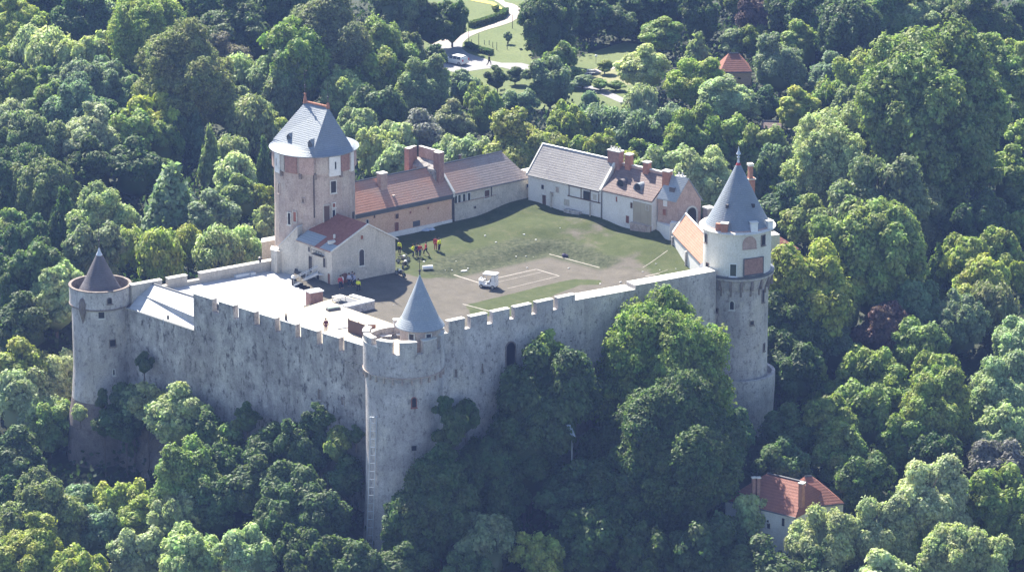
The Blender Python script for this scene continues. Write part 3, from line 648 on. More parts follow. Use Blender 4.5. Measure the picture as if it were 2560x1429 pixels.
# buttress on the left: sloped stone with coping, and two blocks
b0 = P2(700, 650, 1.5); b1 = P2(748, 640, 1.5)
m = MB(); n = Vector((0, 1)); th = .9
A_ = P2(697, 668, 0); B_ = P2(745, 680, 0)
def slab(A, B, zt0, zt1, th, z0, root, name, mats, cap=True):
    dd = (B-A).normalized(); nn = Vector((-dd.y, dd.x))*th; mm = MB()
    mm.prism([A, B, B+nn, A+nn], z0, [zt0, zt1, zt1, zt0])
    if cap: mm.prism([A-nn*.08, B-nn*.08, B+nn*1.08, A+nn*1.08], [zt0+.005, zt1+.005, zt1+.005, zt0+.005], [zt0+.14, zt1+.14, zt1+.14, zt0+.14], 1)
    return mm.build(name, mats, root)
slab(A_, B_, 2.7, 5.9, .9, -3, t, 'buttress', ['plaster', 'zinc'])
t2 = thing('stone_outbuilding', (P2(700, 680, 1.5).x, P2(700, 680, 1.5).y, 1.5), 'pair of plastered stair walls stepping up against the left foot of the keep', 'wall')
q0, q1, q2_ = WP(678, 679), WP(693, 684), WP(738, 673)
m = MB(); m.prism([q0, q1, q2_, q2_+Vector((-.6, 1.6)), q0+Vector((.2, 1.4))], ZW-.5, ZW+2.9); m.prism([q0-Vector((.1, .1)), q1-Vector((0, .12)), q1+Vector((.3, 1.3)), q0+Vector((0, 1.5))], ZW+2.902, ZW+3.02, 1); m.build('wall', ['plaster', 'coping'], t2)
facing(t2, ((q1.x+q2_.x)/2+.3, (q1.y+q2_.y)/2, ZW+1.6), ((q2_-q1).y, -(q2_-q1).x), .45, .6, fm='plaster', pm='rust', sill=False)
r0 = WP(655, 650); r1_ = WP(692, 643)
m = MB(); m.prism([r0, r1_, r1_+Vector((0, 1.5)), r0+Vector((0, 1.5))], -10, ZW+2.3); m.prism([r0-Vector((.1, .1)), r1_-Vector((0, .1)), r1_+Vector((0, 1.6)), r0+Vector((-.1, 1.6))], ZW+2.302, ZW+2.42, 1); m.build('wall', ['plaster', 'coping'], t2)

# ---------------------------------------------------------------- chapel in front of the keep
t = thing('chapel', (P2(830, 713, 0).x, P2(830, 713, 0).y, 0), 'small plastered chapel with brown tile roof built against the keep', 'building')
a0 = P2(830, 713, 0); a1 = P2(989, 686, 0); df = (a1-a0).normalized(); nbk = Vector((-df.y, df.x)); wF = (a1-a0).length; pk = P2(913, 560, 7.1); sp_ = (pk-a0).dot(df)
side = P2(745, 683, 0)-a0; Ls = side.length; sd_ = side.normalized()
h0, hp, h1 = 4.45, 7.15, 4.7
depth = sd_*Ls
def C3(p, z): return (p.x, p.y, z)
pkf = a0+df*sp_
m = MB()
m.face([C3(a0, -1), C3(a1, -1), C3(a1, h1), C3(pkf, hp), C3(a0, h0)])
m.face([C3(a0, -1), C3(a0, h0), C3(a0+depth, h0), C3(a0+depth, -1)]); m.face([C3(a1, -1), C3(a1, h1), C3(a1+depth*.8, h1), C3(a1+depth*.8, -1)])
m.build('wall', 'plaster', t)
ov = df*.25; fo = -sd_*.12
m = MB()
def rslab(p0, p1, p2, p3, zs, th=.14, mi=0):
    up = [(p0.x, p0.y, zs[0]+th), (p1.x, p1.y, zs[1]+th), (p2.x, p2.y, zs[2]+th), (p3.x, p3.y, zs[3]+th)]; dn = [(x, y, z-th+.01) for x, y, z in up]
    m.mesh(up+dn, [(0, 1, 2, 3), (7, 6, 5, 4), (0, 4, 5, 1), (1, 5, 6, 2), (2, 6, 7, 3), (3, 7, 4, 0)], mi)
sl = (hp-h0)/sp_
rslab(a0-ov+fo, pkf+fo, pkf+depth, a0-ov+depth, (h0-sl*.25, hp, hp, h0-sl*.25))
s2 = (hp-h1)/(wF-sp_)
rslab(pkf+fo+df*.001, a1+ov+fo, a1+ov+depth*.8, pkf+depth+df*.001, (hp, h1-s2*.25, h1-s2*.25, hp))
m.build('roof', 'tile_b' if False else 'rust', t)
m = MB(); k0 = .42
rslab(a0-ov+depth*.45, a0+df*sp_*.30+depth*.45, a0+df*sp_*.30+depth*1.0, a0-ov+depth*1.0, (h0-sl*.25+.03, h0+(hp-h0)*.30+.03, h0+(hp-h0)*.30+.03, h0-sl*.25+.03), .15)
rslab(a0-ov+fo*1.2, a0+df*sp_*.16+fo*1.2, a0+df*sp_*.16+depth*.3, a0-ov+depth*.3, (h0-sl*.25+.03, h0+(hp-h0)*.16+.03, h0+(hp-h0)*.16+.03, h0-sl*.25+.03), .15)
m.build('slate_patch', 'slate_l', t)
m = MB(); rslab(a0-ov+fo*2.2, pkf+fo*2.2, pkf+fo*.9, a0-ov+fo*.9, (h0-sl*.25, hp, hp, h0-sl*.25), .2); rslab(pkf+fo*2.2, a1+ov+fo*2.2, a1+ov+fo*.9, pkf+fo*.9, (hp, h1-s2*.25, h1-s2*.25, hp), .2); m.build('verge', 'coping', t)
nf = -nbk
def fw(u, z, w, h, **k): p = a0+df*u; return facing(t, (p.x, p.y, z), nf, w, h, **k)
def wallpt(p, d, L, px, py):
    best = min(((abs(proj((p.x+d.x*s, p.y+d.y*s, 2))[0]-px), s) for s in np.arange(-.5, L+.5, .03)))[1]; q = p+d*best
    return q, min(((abs(proj((q.x, q.y, z))[1]-py), z) for z in np.arange(-20 if p.y < -15 and d.x > .7 and proj((p.x, p.y, 0))[1] > 850 else -2, 16, .03)))[1]
q, z = wallpt(a0, df, wF, 904, 643); facing(t, (q.x, q.y, z), nf, .7, 2.1, arched=True, fm='coping', pm='glass')
q, z = wallpt(a0, df, wF, 905, 593); facing(t, (q.x, q.y, z), nf, .35, .5, fm='plaster', pm='rust')
q, z = wallpt(a0, df, wF, 861, 700); facing(t, (q.x, q.y, z), nf, .9, 1.9, arched=True, fm='keep', pm='woodr', name='door', sill=False)
ns = Vector((-sd_.y, sd_.x)); ns = ns if ns.x < 0 else -ns; ns = ns if ns.dot(df) < 0 else -ns
for px, py, w, h, nm in ((777, 660, .7, 2.1, 'door'), (774, 623, .35, .6, 'window'), (812, 656, .5, 1.2, 'window'), (823, 698, .45, 1.5, 'door'), (795, 690, .55, 1.3, 'door')):
    q, z = wallpt(a0, sd_, Ls, px, py); facing(t, (q.x, q.y, z), ns, w, h, fm='plaster', pm='dark' if px != 823 else 'woodr', name=nm, sill=False)
q, z = wallpt(a0, sd_, Ls, 800, 630); m = MB()
for off in (0, .12): pass
tt = sd_; p = q+ns*.06; m.prism([p-tt*1.0, p+tt*1.0, p+tt*1.0+ns*.5, p-tt*1.0+ns*.5], z-.35, z-.25); m.build('balcony', 'iron', t)
m = MB()
for s in (-1, -.5, 0, .5, 1): e = p+tt*s+ns*.5; m.tube([(e.x, e.y, z-.3), (e.x, e.y, z+.3)], .03, 4)
e0_ = p-tt+ns*.5; e1_ = p+tt+ns*.5; m.tube([(e0_.x, e0_.y, z+.3), (e1_.x, e1_.y, z+.3)], .035, 4); m.build('railing', 'iron', t)
# roof clutter
m = MB(); q = a0+df*.9+depth*.18; m.box((q.x, q.y, h0+.6), (.9, .5, .35), .4); m.box((q.x+.3, q.y+.9, h0+.9), (.25, .25, .6), .2); m.build('roof_box', 'coping', t)
# stair from terrace up to the chapel door
s0, s1 = P2(736, 713, -.6), P2(796, 684, 1.0)
t = thing('outside_stair', (s0.x, s0.y, -.6), 'narrow pale metal stair rising from white terrace to the chapel side door', 'staircase')
dd = (s1-s0).normalized(); nn = Vector((-dd.y, dd.x)); Lq = (s1-s0).length
for off in (-.42, .42):
    m = MB(); a = s0+nn*off; b = s1+nn*off; m.prism([a-nn*.05, b-nn*.05, b+nn*.05, a+nn*.05], [-.6, 1.0, 1.0, -.6], [-.35, 1.3, 1.3, -.35]); m.build('stringer', 'zinc', t)
    m = MB(); m.tube([(a.x, a.y, .4), (b.x, b.y, 2.05)], .04, 5)
    for k in range(5): c = a.lerp(b, k/4); zz = -.4+1.6*k/4; m.tube([(c.x, c.y, zz), (c.x, c.y, zz+.85)], .03, 4)
    m.build('handrail', 'zinc', t)
m = MB()
for k in range(9): c = s0.lerp(s1, (k+.5)/9); m.box((c.x, c.y, -.55+1.6*(k+.5)/9), (.3, .82, .05), math.atan2(dd.y, dd.x))
m.build('steps', 'zinc', t)
m = MB(); m.box((s1.x+.5*dd.x, s1.y+.5*dd.y, .95), (1.2, 1.0, .1), math.atan2(dd.y, dd.x)); m.build('landing', 'zinc', t)

# ---------------------------------------------------------------- brick box on the terrace
q = WP(786, 768); ZB = ZW; t = thing('brick_chimney', (q.x, q.y, ZB), 'square red brick stack with pale cap standing on white terrace', 'chimney')
ang = math.atan2(df.y, df.x); m = MB(); m.box((q.x, q.y+.3, ZB-.05), (1.75, 1.25, 2.05), ang); m.build('stack', 'brick', t); m = MB(); m.box((q.x, q.y+.3, ZB+2.002), (1.95, 1.45, .12), ang); m.build('cap', 'wpaint', t)

# ---------------------------------------------------------------- gabled ranges
def gabled(name, label, E0, E1, ze, d, dz, zb, wm, rm, hip0=0, hip1=0, ov=.25, back=True, zb2=-15, skew=0, root=None):
    tt = (E1-E0).normalized(); n = Vector((-tt.y, tt.x)); L = (E1-E0).length
    t = root or thing(name, (E0.x, E0.y, zb), label, 'building')
    W0 = E0+n*ov; W1 = E1+n*ov; D = 2*d-2*ov
    m = MB(); zw = ze+dz*ov/d-.02
    # walls with gables
    A, B, Cc, Dd = W0+tt*.05, W1-tt*.05, W1+n*D-tt*.05, W0+n*D+tt*.05; zp = ze+dz-.03
    m.face([C3(A, zb-1.5), C3(B, zb-1.5), C3(B, zw), C3(A, zw)])
    m.face([C3(Dd, zb2), C3(Cc, zb2), C3(Cc, zw), C3(Dd, zw)])
    ga = [C3(A, zb2), C3(A, zw)]+([C3((A+Dd)/2, zp)] if not hip0 else [])+[C3(Dd, zw), C3(Dd, zb2)]
    gb = [C3(B, zb2), C3(B, zw)]+([C3((B+Cc)/2, zp)] if not hip1 else [])+[C3(Cc, zw), C3(Cc, zb2)]
    m.face(ga); m.face(gb); m.build('wall', wm, t)
    m = MB(); Rg0 = E0+n*d+tt*hip0; Rg1 = E1+n*d-tt*hip1; th = .16; zr = ze+dz; B0 = E0+n*2*d; B1 = E1+n*2*d
    def sl(ps):
        up = [(p.x, p.y, z+th) for p, z in ps]; dn = [(p.x, p.y, z) for p, z in ps]; k = len(ps)
        m.mesh(up+dn, [tuple(range(k)), tuple(range(2*k-1, k-1, -1))]+[(i, i+k, (i+1) % k+k, (i+1) % k) for i in range(k)])
    sl([(E0, ze), (E1, ze), (Rg1, zr), (Rg0, zr)]); sl([(B1, ze), (B0, ze), (Rg0, zr), (Rg1, zr)])
    if hip0: sl([(B0, ze), (E0, ze), (Rg0, zr)])
    if hip1: sl([(E1, ze), (B1, ze), (Rg1, zr)])
    rf = m.build('roof', rm, t)
    m = MB(); m.tube([(Rg0.x, Rg0.y, zr+th), (Rg1.x, Rg1.y, zr+th)], .13, 6); m.build('ridge', 'lead' if rm != 'stone_tile' else 'zinc', rf)
    m = MB(); m.tube([(E0.x, E0.y, ze+.06), (E1.x, E1.y, ze+.06)], .09, 6); m.build('gutter', 'lead', rf)
    return t, tt, n, W0, L
def chimney(root, p, z0, z1, w, dpt, ang, mat='brick_o', pots=0, cap='coping'):
    m = MB(); m.box((p.x, p.y, z0), (w, dpt, z1-z0), ang); c = m.build('chimney', mat, root)
    m = MB(); m.box((p.x, p.y, z1+.002), (w+.15, dpt+.15, .12), ang); m.build('cap', cap, c)
    for i in range(pots):
        s = (i-(pots-1)/2)*w/pots; x, y = p.x+math.cos(ang)*s, p.y+math.sin(ang)*s; m = MB(); m.lathe((x, y), [(.14, z1+.1), (.11, z1+.55), (.08, z1+.55), (.08, z1+.2)], 10); m.build('chimney_pot', 'coping', c)
    return c
# range 1: peach wall
E0 = P2(880, 541, 4.85); E1 = P2(1133, 488, 4.85); E2 = P2(1323, 447, 4.85)
t, tt, n, W0, L = gabled('long_range', 'peach rendered range with faded orange tile roof beside the keep', E0, E1, 4.85, 3.5, 3.15, .8, 'peach', 'tile_o')
def rw(t, W0, tt, n, L, px, py, w, h, **k):
    q, z = wallpt(W0, tt, L, px, py); return facing(t, (q.x, q.y, z), -n, w, h, **k)
an = math.atan2(tt.y, tt.x)
m = MB(); m.seg(W0, W0+tt*L, .1, L-.1, -.18, -.004, -1, 1.55); m.build('plinth', 'white', t)
m = MB(); m.seg(E0, E1, .05, L-.05, -.04, .24, 4.40, 4.84); m.build('eaves_board', 'lead', t)
for px, py, w, h, fm, pm, nm, ar in ((992, 540, .5, .65, 'peach', 'wood', 'window', False), (991, 567, .6, 1.25, 'peach', 'woodr', 'door', False), (936, 541, .25, .4, 'peach', 'wood', 'window', False), (1026, 531, .25, .3, 'peach', 'rust', 'window', False), (918, 556, .35, .8, 'coping', 'glass', 'window', True), (1070, 520, .2, .3, 'peach', 'rust', 'window', False)):
    rw(t, W0, tt, n, L, px, py, w, h, fm=fm, pm=pm, name=nm, arched=ar, frame=.06, sill=False)
q = P2(955, 450, 8.0); chimney(t, q, 6.5, 8.9, 1.05, .9, an, 'brick_p')
for px, py in ((983, 490), (935, 494)):
    m = MB(); q = P2(px, py, 6.0); m.box((q.x, q.y, 5.6), (.4, .4, .55), an); m.build('roof_vent', 'keep', t)
# firewall
t_ = (E1-E0).normalized(); 
t, tt, n, W0b, L2_ = gabled('long_range', 'range with weathered pink grey tile roof and band of windows, next to the peach one', E1+t_*.35, E2, 4.85, 3.5, 3.15, 1.6, 'plaster', 'tile_g', hip1=1.9)
m = MB(); Z = 4.85
for i in range(6):
    a, b = E1+n*(3.5*i/6), E1+n*(3.5*(i+1)/6); za, zb_ = Z+3.15*i/6, Z+3.15*(i+1)/6
    m.prism([a, a+t_*.33, b+t_*.33, b], [za-.3, za-.3, zb_-.3, zb_-.3], [za+.42, za+.42, zb_+.42, zb_+.42])
m.build('fire_wall', 'coping', t)
for k, px in enumerate((1139, 1148, 1160, 1172)): rw(t, W0b, tt, n, L2_, px, 498-(px-1139)*.2, .45, 1.0, fm='wpaint', pm='glass', frame=.07, sill=False)
rw(t, W0b, tt, n, L2_, 1217, 485, .8, 1.05, fm='coping', pm='wood', frame=.07); rw(t, W0b, tt, n, L2_, 1187, 518, .3, .35, fm='plaster', pm='dark', frame=.05, sill=False); rw(t, W0b, tt, n, L2_, 1318, 464, .35, .5, fm='plaster', pm='glass', frame=.05, sill=False)
m = MB(); m.seg(W0b, W0b+tt*L2_, .1, L2_*.56, -.14, -.004, 3.55, 3.65); m.build('string_course', 'keep', t)
m = MB()
q, z = wallpt(W0b, tt, L2_, 1228, 486); qq = q-n*.1
m.tube([(qq.x, qq.y, 3.5), (qq.x, qq.y, 4.9)], .06, 5); q, z = wallpt(W0b, tt, L2_, 1134, 520); qq = q-n*.1; m.tube([(qq.x, qq.y, 1), (qq.x, qq.y, 4.9)], .07, 5); m.build('downpipe', 'iron', t)
q = P2(1150, 392, 8.2); m = MB(); m.box((q.x, q.y, 7.9), (.3, .3, .6), an); m.build('roof_vent', 'iron', t)
m = MB(); q0 = E2-t_*1.0+n*.5; m.box((q0.x+1.6, q0.y+1.8, 2), (2.2, 2.5, 3.6), an); m.build('link_wall', 'coping', t)

# ruined brick shell behind
t = thing('brick_ruin', (P2(1058, 425, 6).x, P2(1058, 425, 6).y, -10), 'roofless brick shell with open front rising behind the peach range', 'ruin')
zt_ = 10.4; c1 = P2(1015, 368, zt_); c2 = P2(1036, 363, zt_); c3 = P2(1104, 379, zt_); c4 = P2(1083, 385, zt_)
m = MB()
def wallseg(a, b, th, z0, z1, mi=0, mt=1): dd = (b-a).normalized(); nn = Vector((-dd.y, dd.x)); m.prism([a, b, b+nn*th, a+nn*th], z0, z1, mi, mt)
wallseg(c2, c1, .5, -10, zt_); wallseg(c2+Vector((.55, 0)), c3, .45, -10, zt_-.1, 2, 1)
m.build('wall', ['brick', 'coping', 'brick_p'], t)
m = MB(); ang = math.atan2((c3-c2).y, (c3-c2).x); m.box((c3.x-.4, c3.y-.2, -10), (1.0, .9, zt_+10), ang, 0, 1); m.box((c1.x+.35, c1.y-.25, -10), (.8, .8, zt_+10-.02), ang, 0, 1); m.build('pier', ['brick', 'coping'], t)
m = MB(); a = c1+Vector((.5, 0)); b = c3+Vector((-.8, -.6)); m.prism([a, b, b+Vector((-.3, 1.6)), a+Vector((.8, 1.2))], [7.9, 7.9, 8.7, 8.7], [8.05, 8.05, 8.85, 8.85]); wallseg(a-Vector((0, .1)), b-Vector((0, .1)), .3, -10, 7.88); m.build('inner_wall', ['stone', 'coping'], t)
# range 3: grey stone-tiled roof
Z3 = 5.6
G0 = P2(1317, 438, Z3); G1 = P2(1500, 480, Z3)
t, tt, n, W3, L3 = gabled('long_range', 'white walled range with big grey lichened tile roof at the back corner', G0, G1, Z3, 3.3, 3.45, 2.0, 'white', 'stone_tile')
an3 = math.atan2(tt.y, tt.x)
for px, py, w, h, fm, pm, nm in ((1357, 467, .45, .6, 'white', 'dark', 'window'), (1361, 500, .65, 1.4, 'white', 'wood', 'door'), (1394, 474, .5, .7, 'coping', 'keep', 'window'), (1380, 485, .45, .5, 'plaster', 'keep', 'window'), (1467, 488, .95, 1.0, 'iron', 'glass', 'window'), (1487, 493, .7, .8, 'wpaint', 'plaster', 'window'), (1417, 506, .7, .7, 'plaster', 'plaster', 'window')):
    rw(t, W3, tt, n, L3, px, py, w, h, fm=fm, pm=pm, name=nm, frame=.06, sill=False)
m = MB()
for px in (1423, 1453, 1476, 1497): q, z = wallpt(W3, tt, L3, px, 480); qq = q-n*.02; m.box((qq.x, qq.y, 4.1), (.1, .1, 1.6), an3)
m.seg(W3, W3+tt*L3, L3*.55, L3-.1, -.1, -.005, 3.98, 4.1); m.seg(W3, W3+tt*L3, L3*.55, L3-.1, -.07, -.005, 5.4, 5.5); m.build('timber_frame', 'wood', t)
m = MB(); q, z = wallpt(W3, tt, L3, 1379, 500); qq = q-n*.12; m.box((qq.x, qq.y, 1.6), (.22, .22, 2.3), an3); q, z = wallpt(W3, tt, L3, 1480, 520); qq = q-n*.4; m.box((qq.x, qq.y, 1.6), (.16, .16, 2.4), an3); m.build('post', 'plaster', t)
m = MB(); q, z = wallpt(W3, tt, L3, 1437, 522); qq = q-n*.4; m.box((qq.x, qq.y, 1.9), (2.6, .6, .45), an3); m.build('bench', 'stone', t)
cq = G1+n*3.3-tt*.2; chimney(t, cq+n*.1, 5.0, 10.4, 1.9, 1.0, an3, 'brick', 4)
m = MB(); q = G1-tt*.5
for i in range(6):
    a, b = G1+n*(3.3*i/6), G1+n*(3.3*(i+1)/6); za, zb_ = Z3+3.45*i/6, Z3+3.45*(i+1)/6
    m.prism([a-tt*.2, a+tt*.15, b+tt*.15, b-tt*.2], [za-.3, za-.3, zb_-.3, zb_-.3], [za+.3, za+.3, zb_+.3, zb_+.3])
for i in range(6):
    a, b = G0+n*(3.3*i/6), G0+n*(3.3*(i+1)/6); za, zb_ = Z3+3.45*i/6, Z3+3.45*(i+1)/6
    m.prism([a-tt*.15, a+tt*.05, b+tt*.05, b-tt*.15], [za+.01, za+.01, zb_+.01, zb_+.01], [za+.26, za+.26, zb_+.26, zb_+.26])
m.build('verge', 'coping', t)
m = MB(); q = P2(1487, 408, 7.6); m.box((q.x, q.y, 7.3), (.3, .3, .4), an3); m.build('roof_vent', 'lead', t)
# range 4: brown roof with round dormers behind a parapet
H0 = G1+tt*.3; Z4 = 5.75; H1 = H0+tt*8.3
L4 = 8.3
t = thing('long_range', (H0.x, H0.y, 2), 'white fronted range with brown roof, brick chimneys and round dormers', 'building')
m = MB(); A, B = H0+n*.15, H1+n*.15; D4 = n*4.2
m.face([C3(A, .5), C3(B, .5), C3(B, Z4), C3(A, Z4)]); m.face([C3(B, -15), C3(B+D4, -15), C3(B+D4, Z4+2.9), C3(B, Z4)]); m.face([C3(A+D4, -15), C3(B+D4, -15), C3(B+D4, Z4+3), C3(A+D4, Z4+3)]); m.build('wall', 'white', t)
m = MB(); K1 = n*3.6; m.mesh([C3(H0, Z4), C3(H1, Z4), C3(H1+K1, Z4+2.6), C3(H0+K1, Z4+2.6)]+[C3(H0, Z4+.15), C3(H1, Z4+.15), C3(H1+K1, Z4+2.75), C3(H0+K1, Z4+2.75)], [(4, 5, 6, 7), (3, 2, 1, 0), (0, 1, 5, 4), (1, 2, 6, 5), (2, 3, 7, 6), (3, 0, 4, 7)]); m.build('roof', 'tile_b', t)
m = MB(); m.seg(H0+K1, H1+K1, 0, L4, .0, .35, Z4+1, Z4+3.05); m.seg(H0+K1, H1+K1, 0, L4, -.05, .4, Z4+3.052, Z4+3.15, 1); m.build('parapet', ['brick_p', 'coping'], t)
for s_, z1 in ((1.6, 10.2), (4.6, 9.7)): chimney(t, H0+K1+tt*s_, 8, z1, .8, .8, an3, 'brick_o')
for s_, mt in ((2.3, 'slate_d'), (5.1, 'slate')):
    c = H0+tt*s_+n*1.2; m = MB(); zb_ = Z4+.55
    ax = n
    N_ = 10; vs = []
    for (o, rr, zz) in ((-.15, .74, zb_), (1.9, .7, zb_)):
        for i in range(N_+1): a = math.pi*i/N_; p = c+tt*(rr*math.cos(a))+ax*o; vs.append((p.x, p.y, zz+.35+rr*1.2*math.sin(a)))
    m.mesh(vs, [(i, i+1, N_+1+i+1, N_+1+i) for i in range(N_)]+[tuple(range(N_+1))]); m.build('dormer', mt, t)
    m = MB(); p = c-ax*.17; vs = [(p.x+tt.x*.48*math.cos(a), p.y+tt.y*.48*math.cos(a), zb_+.7+.48*math.sin(a)) for a in np.linspace(0, 2*math.pi, 13)[:-1]]; m.face(vs); m.build('window', 'glass', t)
W4 = A
for px, py, w, h, fm, pm, nm in ((1542, 498, .3, .7, 'white', 'rust', 'window'), (1579, 513, .4, .75, 'coping', 'wood', 'window'), (1569, 548, .55, 1.0, 'white', 'woodr', 'door'), (1618, 519, .45, .6, 'plaster', 'glass', 'window')):
    rw(t, W4, tt, n, L4, px, py, w, h, fm=fm, pm=pm, name=nm, frame=.07, sill=False)
m = MB(); m.seg(W4, W4+tt*L4, L4*.62, L4-.1, -.06, -.004, 2.0, Z4-.35); m.seg(W4, W4+tt*L4, L4*.6, L4-.05, -.45, -.062, 1.2, 2.6, 1); m.build('cream_panel', ['paving', 'keep'], t)
# small gatehouse, slate roof, brick gable facing right-front
Z5 = 6.3; J0 = P2(1645, 494, Z5); J1 = P2(1692, 503, Z5); 
gdir = (P2(1752, 499, Z5-.2)-J1); gw = gdir.length; gd = gdir.normalized(); fd = (J1-J0); 
t = thing('gatehouse', (J1.x, J1.y, 1), 'gabled mauve brick gatehouse with light slate roof and arched gateway', 'building')
pk_ = J1+gd*gw*.46; hz = Z5+2.75
m = MB(); bk = -fd
m.face([C3(J1, .2), C3(J1+gdir, .2), C3(J1+gdir, Z5-.2), C3(pk_, hz), C3(J1, Z5)]); m.face([C3(J0, .2), C3(J1, .2), C3(J1, Z5), C3(J0, Z5)])
m.face([C3(J0, -14), C3(J0+gdir, -14), C3(J0+gdir, Z5-.2), C3(pk_+bk, hz), C3(J0, Z5)]); m.face([C3(J0+gdir, -14), C3(J1+gdir, -14), C3(J1+gdir, Z5-.2), C3(J0+gdir, Z5-.2)])
m.build('wall', 'brick_p', t)
m = MB(); fo5 = fd.normalized()*.12; e_ = gd*.22
rslab(J0-e_, J1+fo5-e_, pk_+fo5, pk_+bk, (Z5-.15, Z5-.15, hz, hz), .14); rslab(pk_+bk, pk_+fo5, J1+gdir+fo5+e_, J0+gdir+e_, (hz, hz, Z5-.4, Z5-.4), .14); m.build('roof', 'slate_l', t)
m = MB(); q = J1-fd*.5+gd*.9; zb_ = Z5+.8; m.box((q.x, q.y, zb_-.4), (.8, .9, 1.2), math.atan2(fd.y, fd.x), 0, 1); m.build('dormer', ['slate_d', 'zinc'], t)
anj = math.atan2(fd.y, fd.x)
ga_ = J0+gd*gw*.38; chimney(t, ga_, 7.0, proj_z(ga_, 428), 1.0, .9, anj, 'brick_o'); gb_ = J0+gd*gw*.78+fd*.2; chimney(t, gb_, 5.5, proj_z(gb_, 442), 1.1, .7, anj, 'brick', 2)
q, z = wallpt(J0, fd.normalized(), fd.length, 1661, 530); nj = Vector((fd.y, -fd.x)).normalized(); facing(t, (q.x, q.y, z), nj, .5, .8, fm='brick_p', pm='rust', frame=.06, sill=False)
q, z = wallpt(J0, fd.normalized(), fd.length, 1663, 508); facing(t, (q.x, q.y, z), nj, .4, .6, fm='wpaint', pm='white', frame=.08, sill=False)
ng = Vector((gd.y, -gd.x)); q, z = wallpt(J1, gd, gw, 1728, 538); facing(t, (q.x, q.y, z-.4), ng, 1.3, 2.9, arched=True, frame=.22, fm='coping', pm='dark', name='gateway', sill=False)
# white retaining wall below gatehouse
t = thing('forecourt_wall', (P2(1655, 580, 1.5).x, P2(1655, 580, 1.5).y, .5), 'white plastered forecourt wall below the mauve gatehouse', 'wall')
k0 = P2(1641, 574, 2.0); k1 = P2(1674, 597, 1.5); k2 = P2(1692, 590, 1.5)
m = MB(); zt_ = 3.1; m.prism([k0, k1, k1+Vector((1.2, .8)), k0+Vector((.6, 1.4))], 0, [zt_, zt_, zt_, zt_]); m.prism([k1+Vector((.02, 0)), k1+Vector((1.4, .9)), k1+Vector((1.4, 3.2)), k1+Vector((.3, 1.4))], 0, zt_+.5); m.build('wall', 'white', t)
# outbuilding with pinkish roof against right tower
Z6 = 2.7; N0 = P2(1681, 585, Z6); N1 = P2(1765, 675, Z6)
tt6 = (N1-N0).normalized(); n6 = Vector((-tt6.y, tt6.x)); L6 = (N1-N0).length
t = thing('lean_outbuilding', (N0.x, N0.y, .5), 'narrow outbuilding with pinkish orange roof beside the right tower', 'building')
hw = 1.75; zr6 = Z6+2.45
m = MB(); A, B = N0+n6*.12, N1+n6*.12
m.face([C3(A, -.5), C3(B, -.5), C3(B, Z6+.1), C3(A, Z6+.1)]); m.face([C3(A, -.5), C3(A, Z6+.1), C3(A+n6*(hw-.12), zr6), C3(A+n6*(2*hw-.24), Z6+.1), C3(A+n6*(2*hw-.24), -1)]); m.face([C3(A+n6*(2*hw-.24), -14), C3(B+n6*(2*hw-.24), -14), C3(B+n6*(2*hw-.24), Z6+.1), C3(A+n6*(2*hw-.24), Z6+.1)]); m.build('wall', 'white', t)
m = MB(); rslab(N0, N1, N1+n6*hw, N0+n6*hw, (Z6, Z6, zr6, zr6), .12); rslab(N0+n6*hw, N1+n6*hw, N1+n6*2*hw, N0+n6*2*hw, (zr6, zr6, Z6, Z6), .12); m.build('roof', 'tile_k', t)
m = MB(); rslab(N0-tt6*.3, N0+tt6*.12, N0+tt6*.12+n6*hw, N0-tt6*.3+n6*hw, (Z6+.02, Z6+.02, zr6+.02, zr6+.02), .2); rslab(N0-tt6*.3+n6*hw, N0+tt6*.12+n6*hw, N0+tt6*.12+n6*2*hw, N0-tt6*.3+n6*2*hw, (zr6+.02, zr6+.02, Z6+.02, Z6+.02), .2)
m.tube([(N0.x+n6.x*hw, N0.y+n6.y*hw, zr6+.15), (N1.x+n6.x*hw, N1.y+n6.y*hw, zr6+.15)], .14, 6); m.build('verge', 'coping', t)
m = MB()
for s in (.1, L6*.42): q = A+tt6*s-n6*.12; m.box((q.x, q.y, -.5), (.35, .3, 2.9), math.atan2(tt6.y, tt6.x))
m.build('buttress', 'stone', t)
# pillar by the gate and tall chimney behind the right cone
q = P2(1771, 530, 4.5); t = thing('gate_pillar', (q.x, q.y, 0), 'square pale capped pillar between gatehouse and right cone', 'pillar')
m = MB(); m.box((q.x, q.y, -6), (1.0, 1.0, 11.0), .6); m.build('shaft', 'keep', t); m = MB(); m.box((q.x, q.y, 5.002), (1.2, 1.2, .2), .6); m.build('cap', 'coping', t)
q = at(1877, 466, 6); t = thing('tall_chimney', (q.x, q.y, -12), 'twin pink brick chimney showing behind the right cone', 'chimney')
m = MB(); m.box((q.x, q.y, -13), (.85, .8, 20.2), .3); m.box((q.x-.1, q.y, 7.2), (.5, .7, 1.6), .3); m.build('stack', 'brick_o', t); m = MB(); m.box((q.x-.1, q.y, 8.802), (.7, .85, .3), .3); m.box((q.x, q.y, 7.0), (1.1, .95, .12), .3); m.build('cap', 'coping', t)
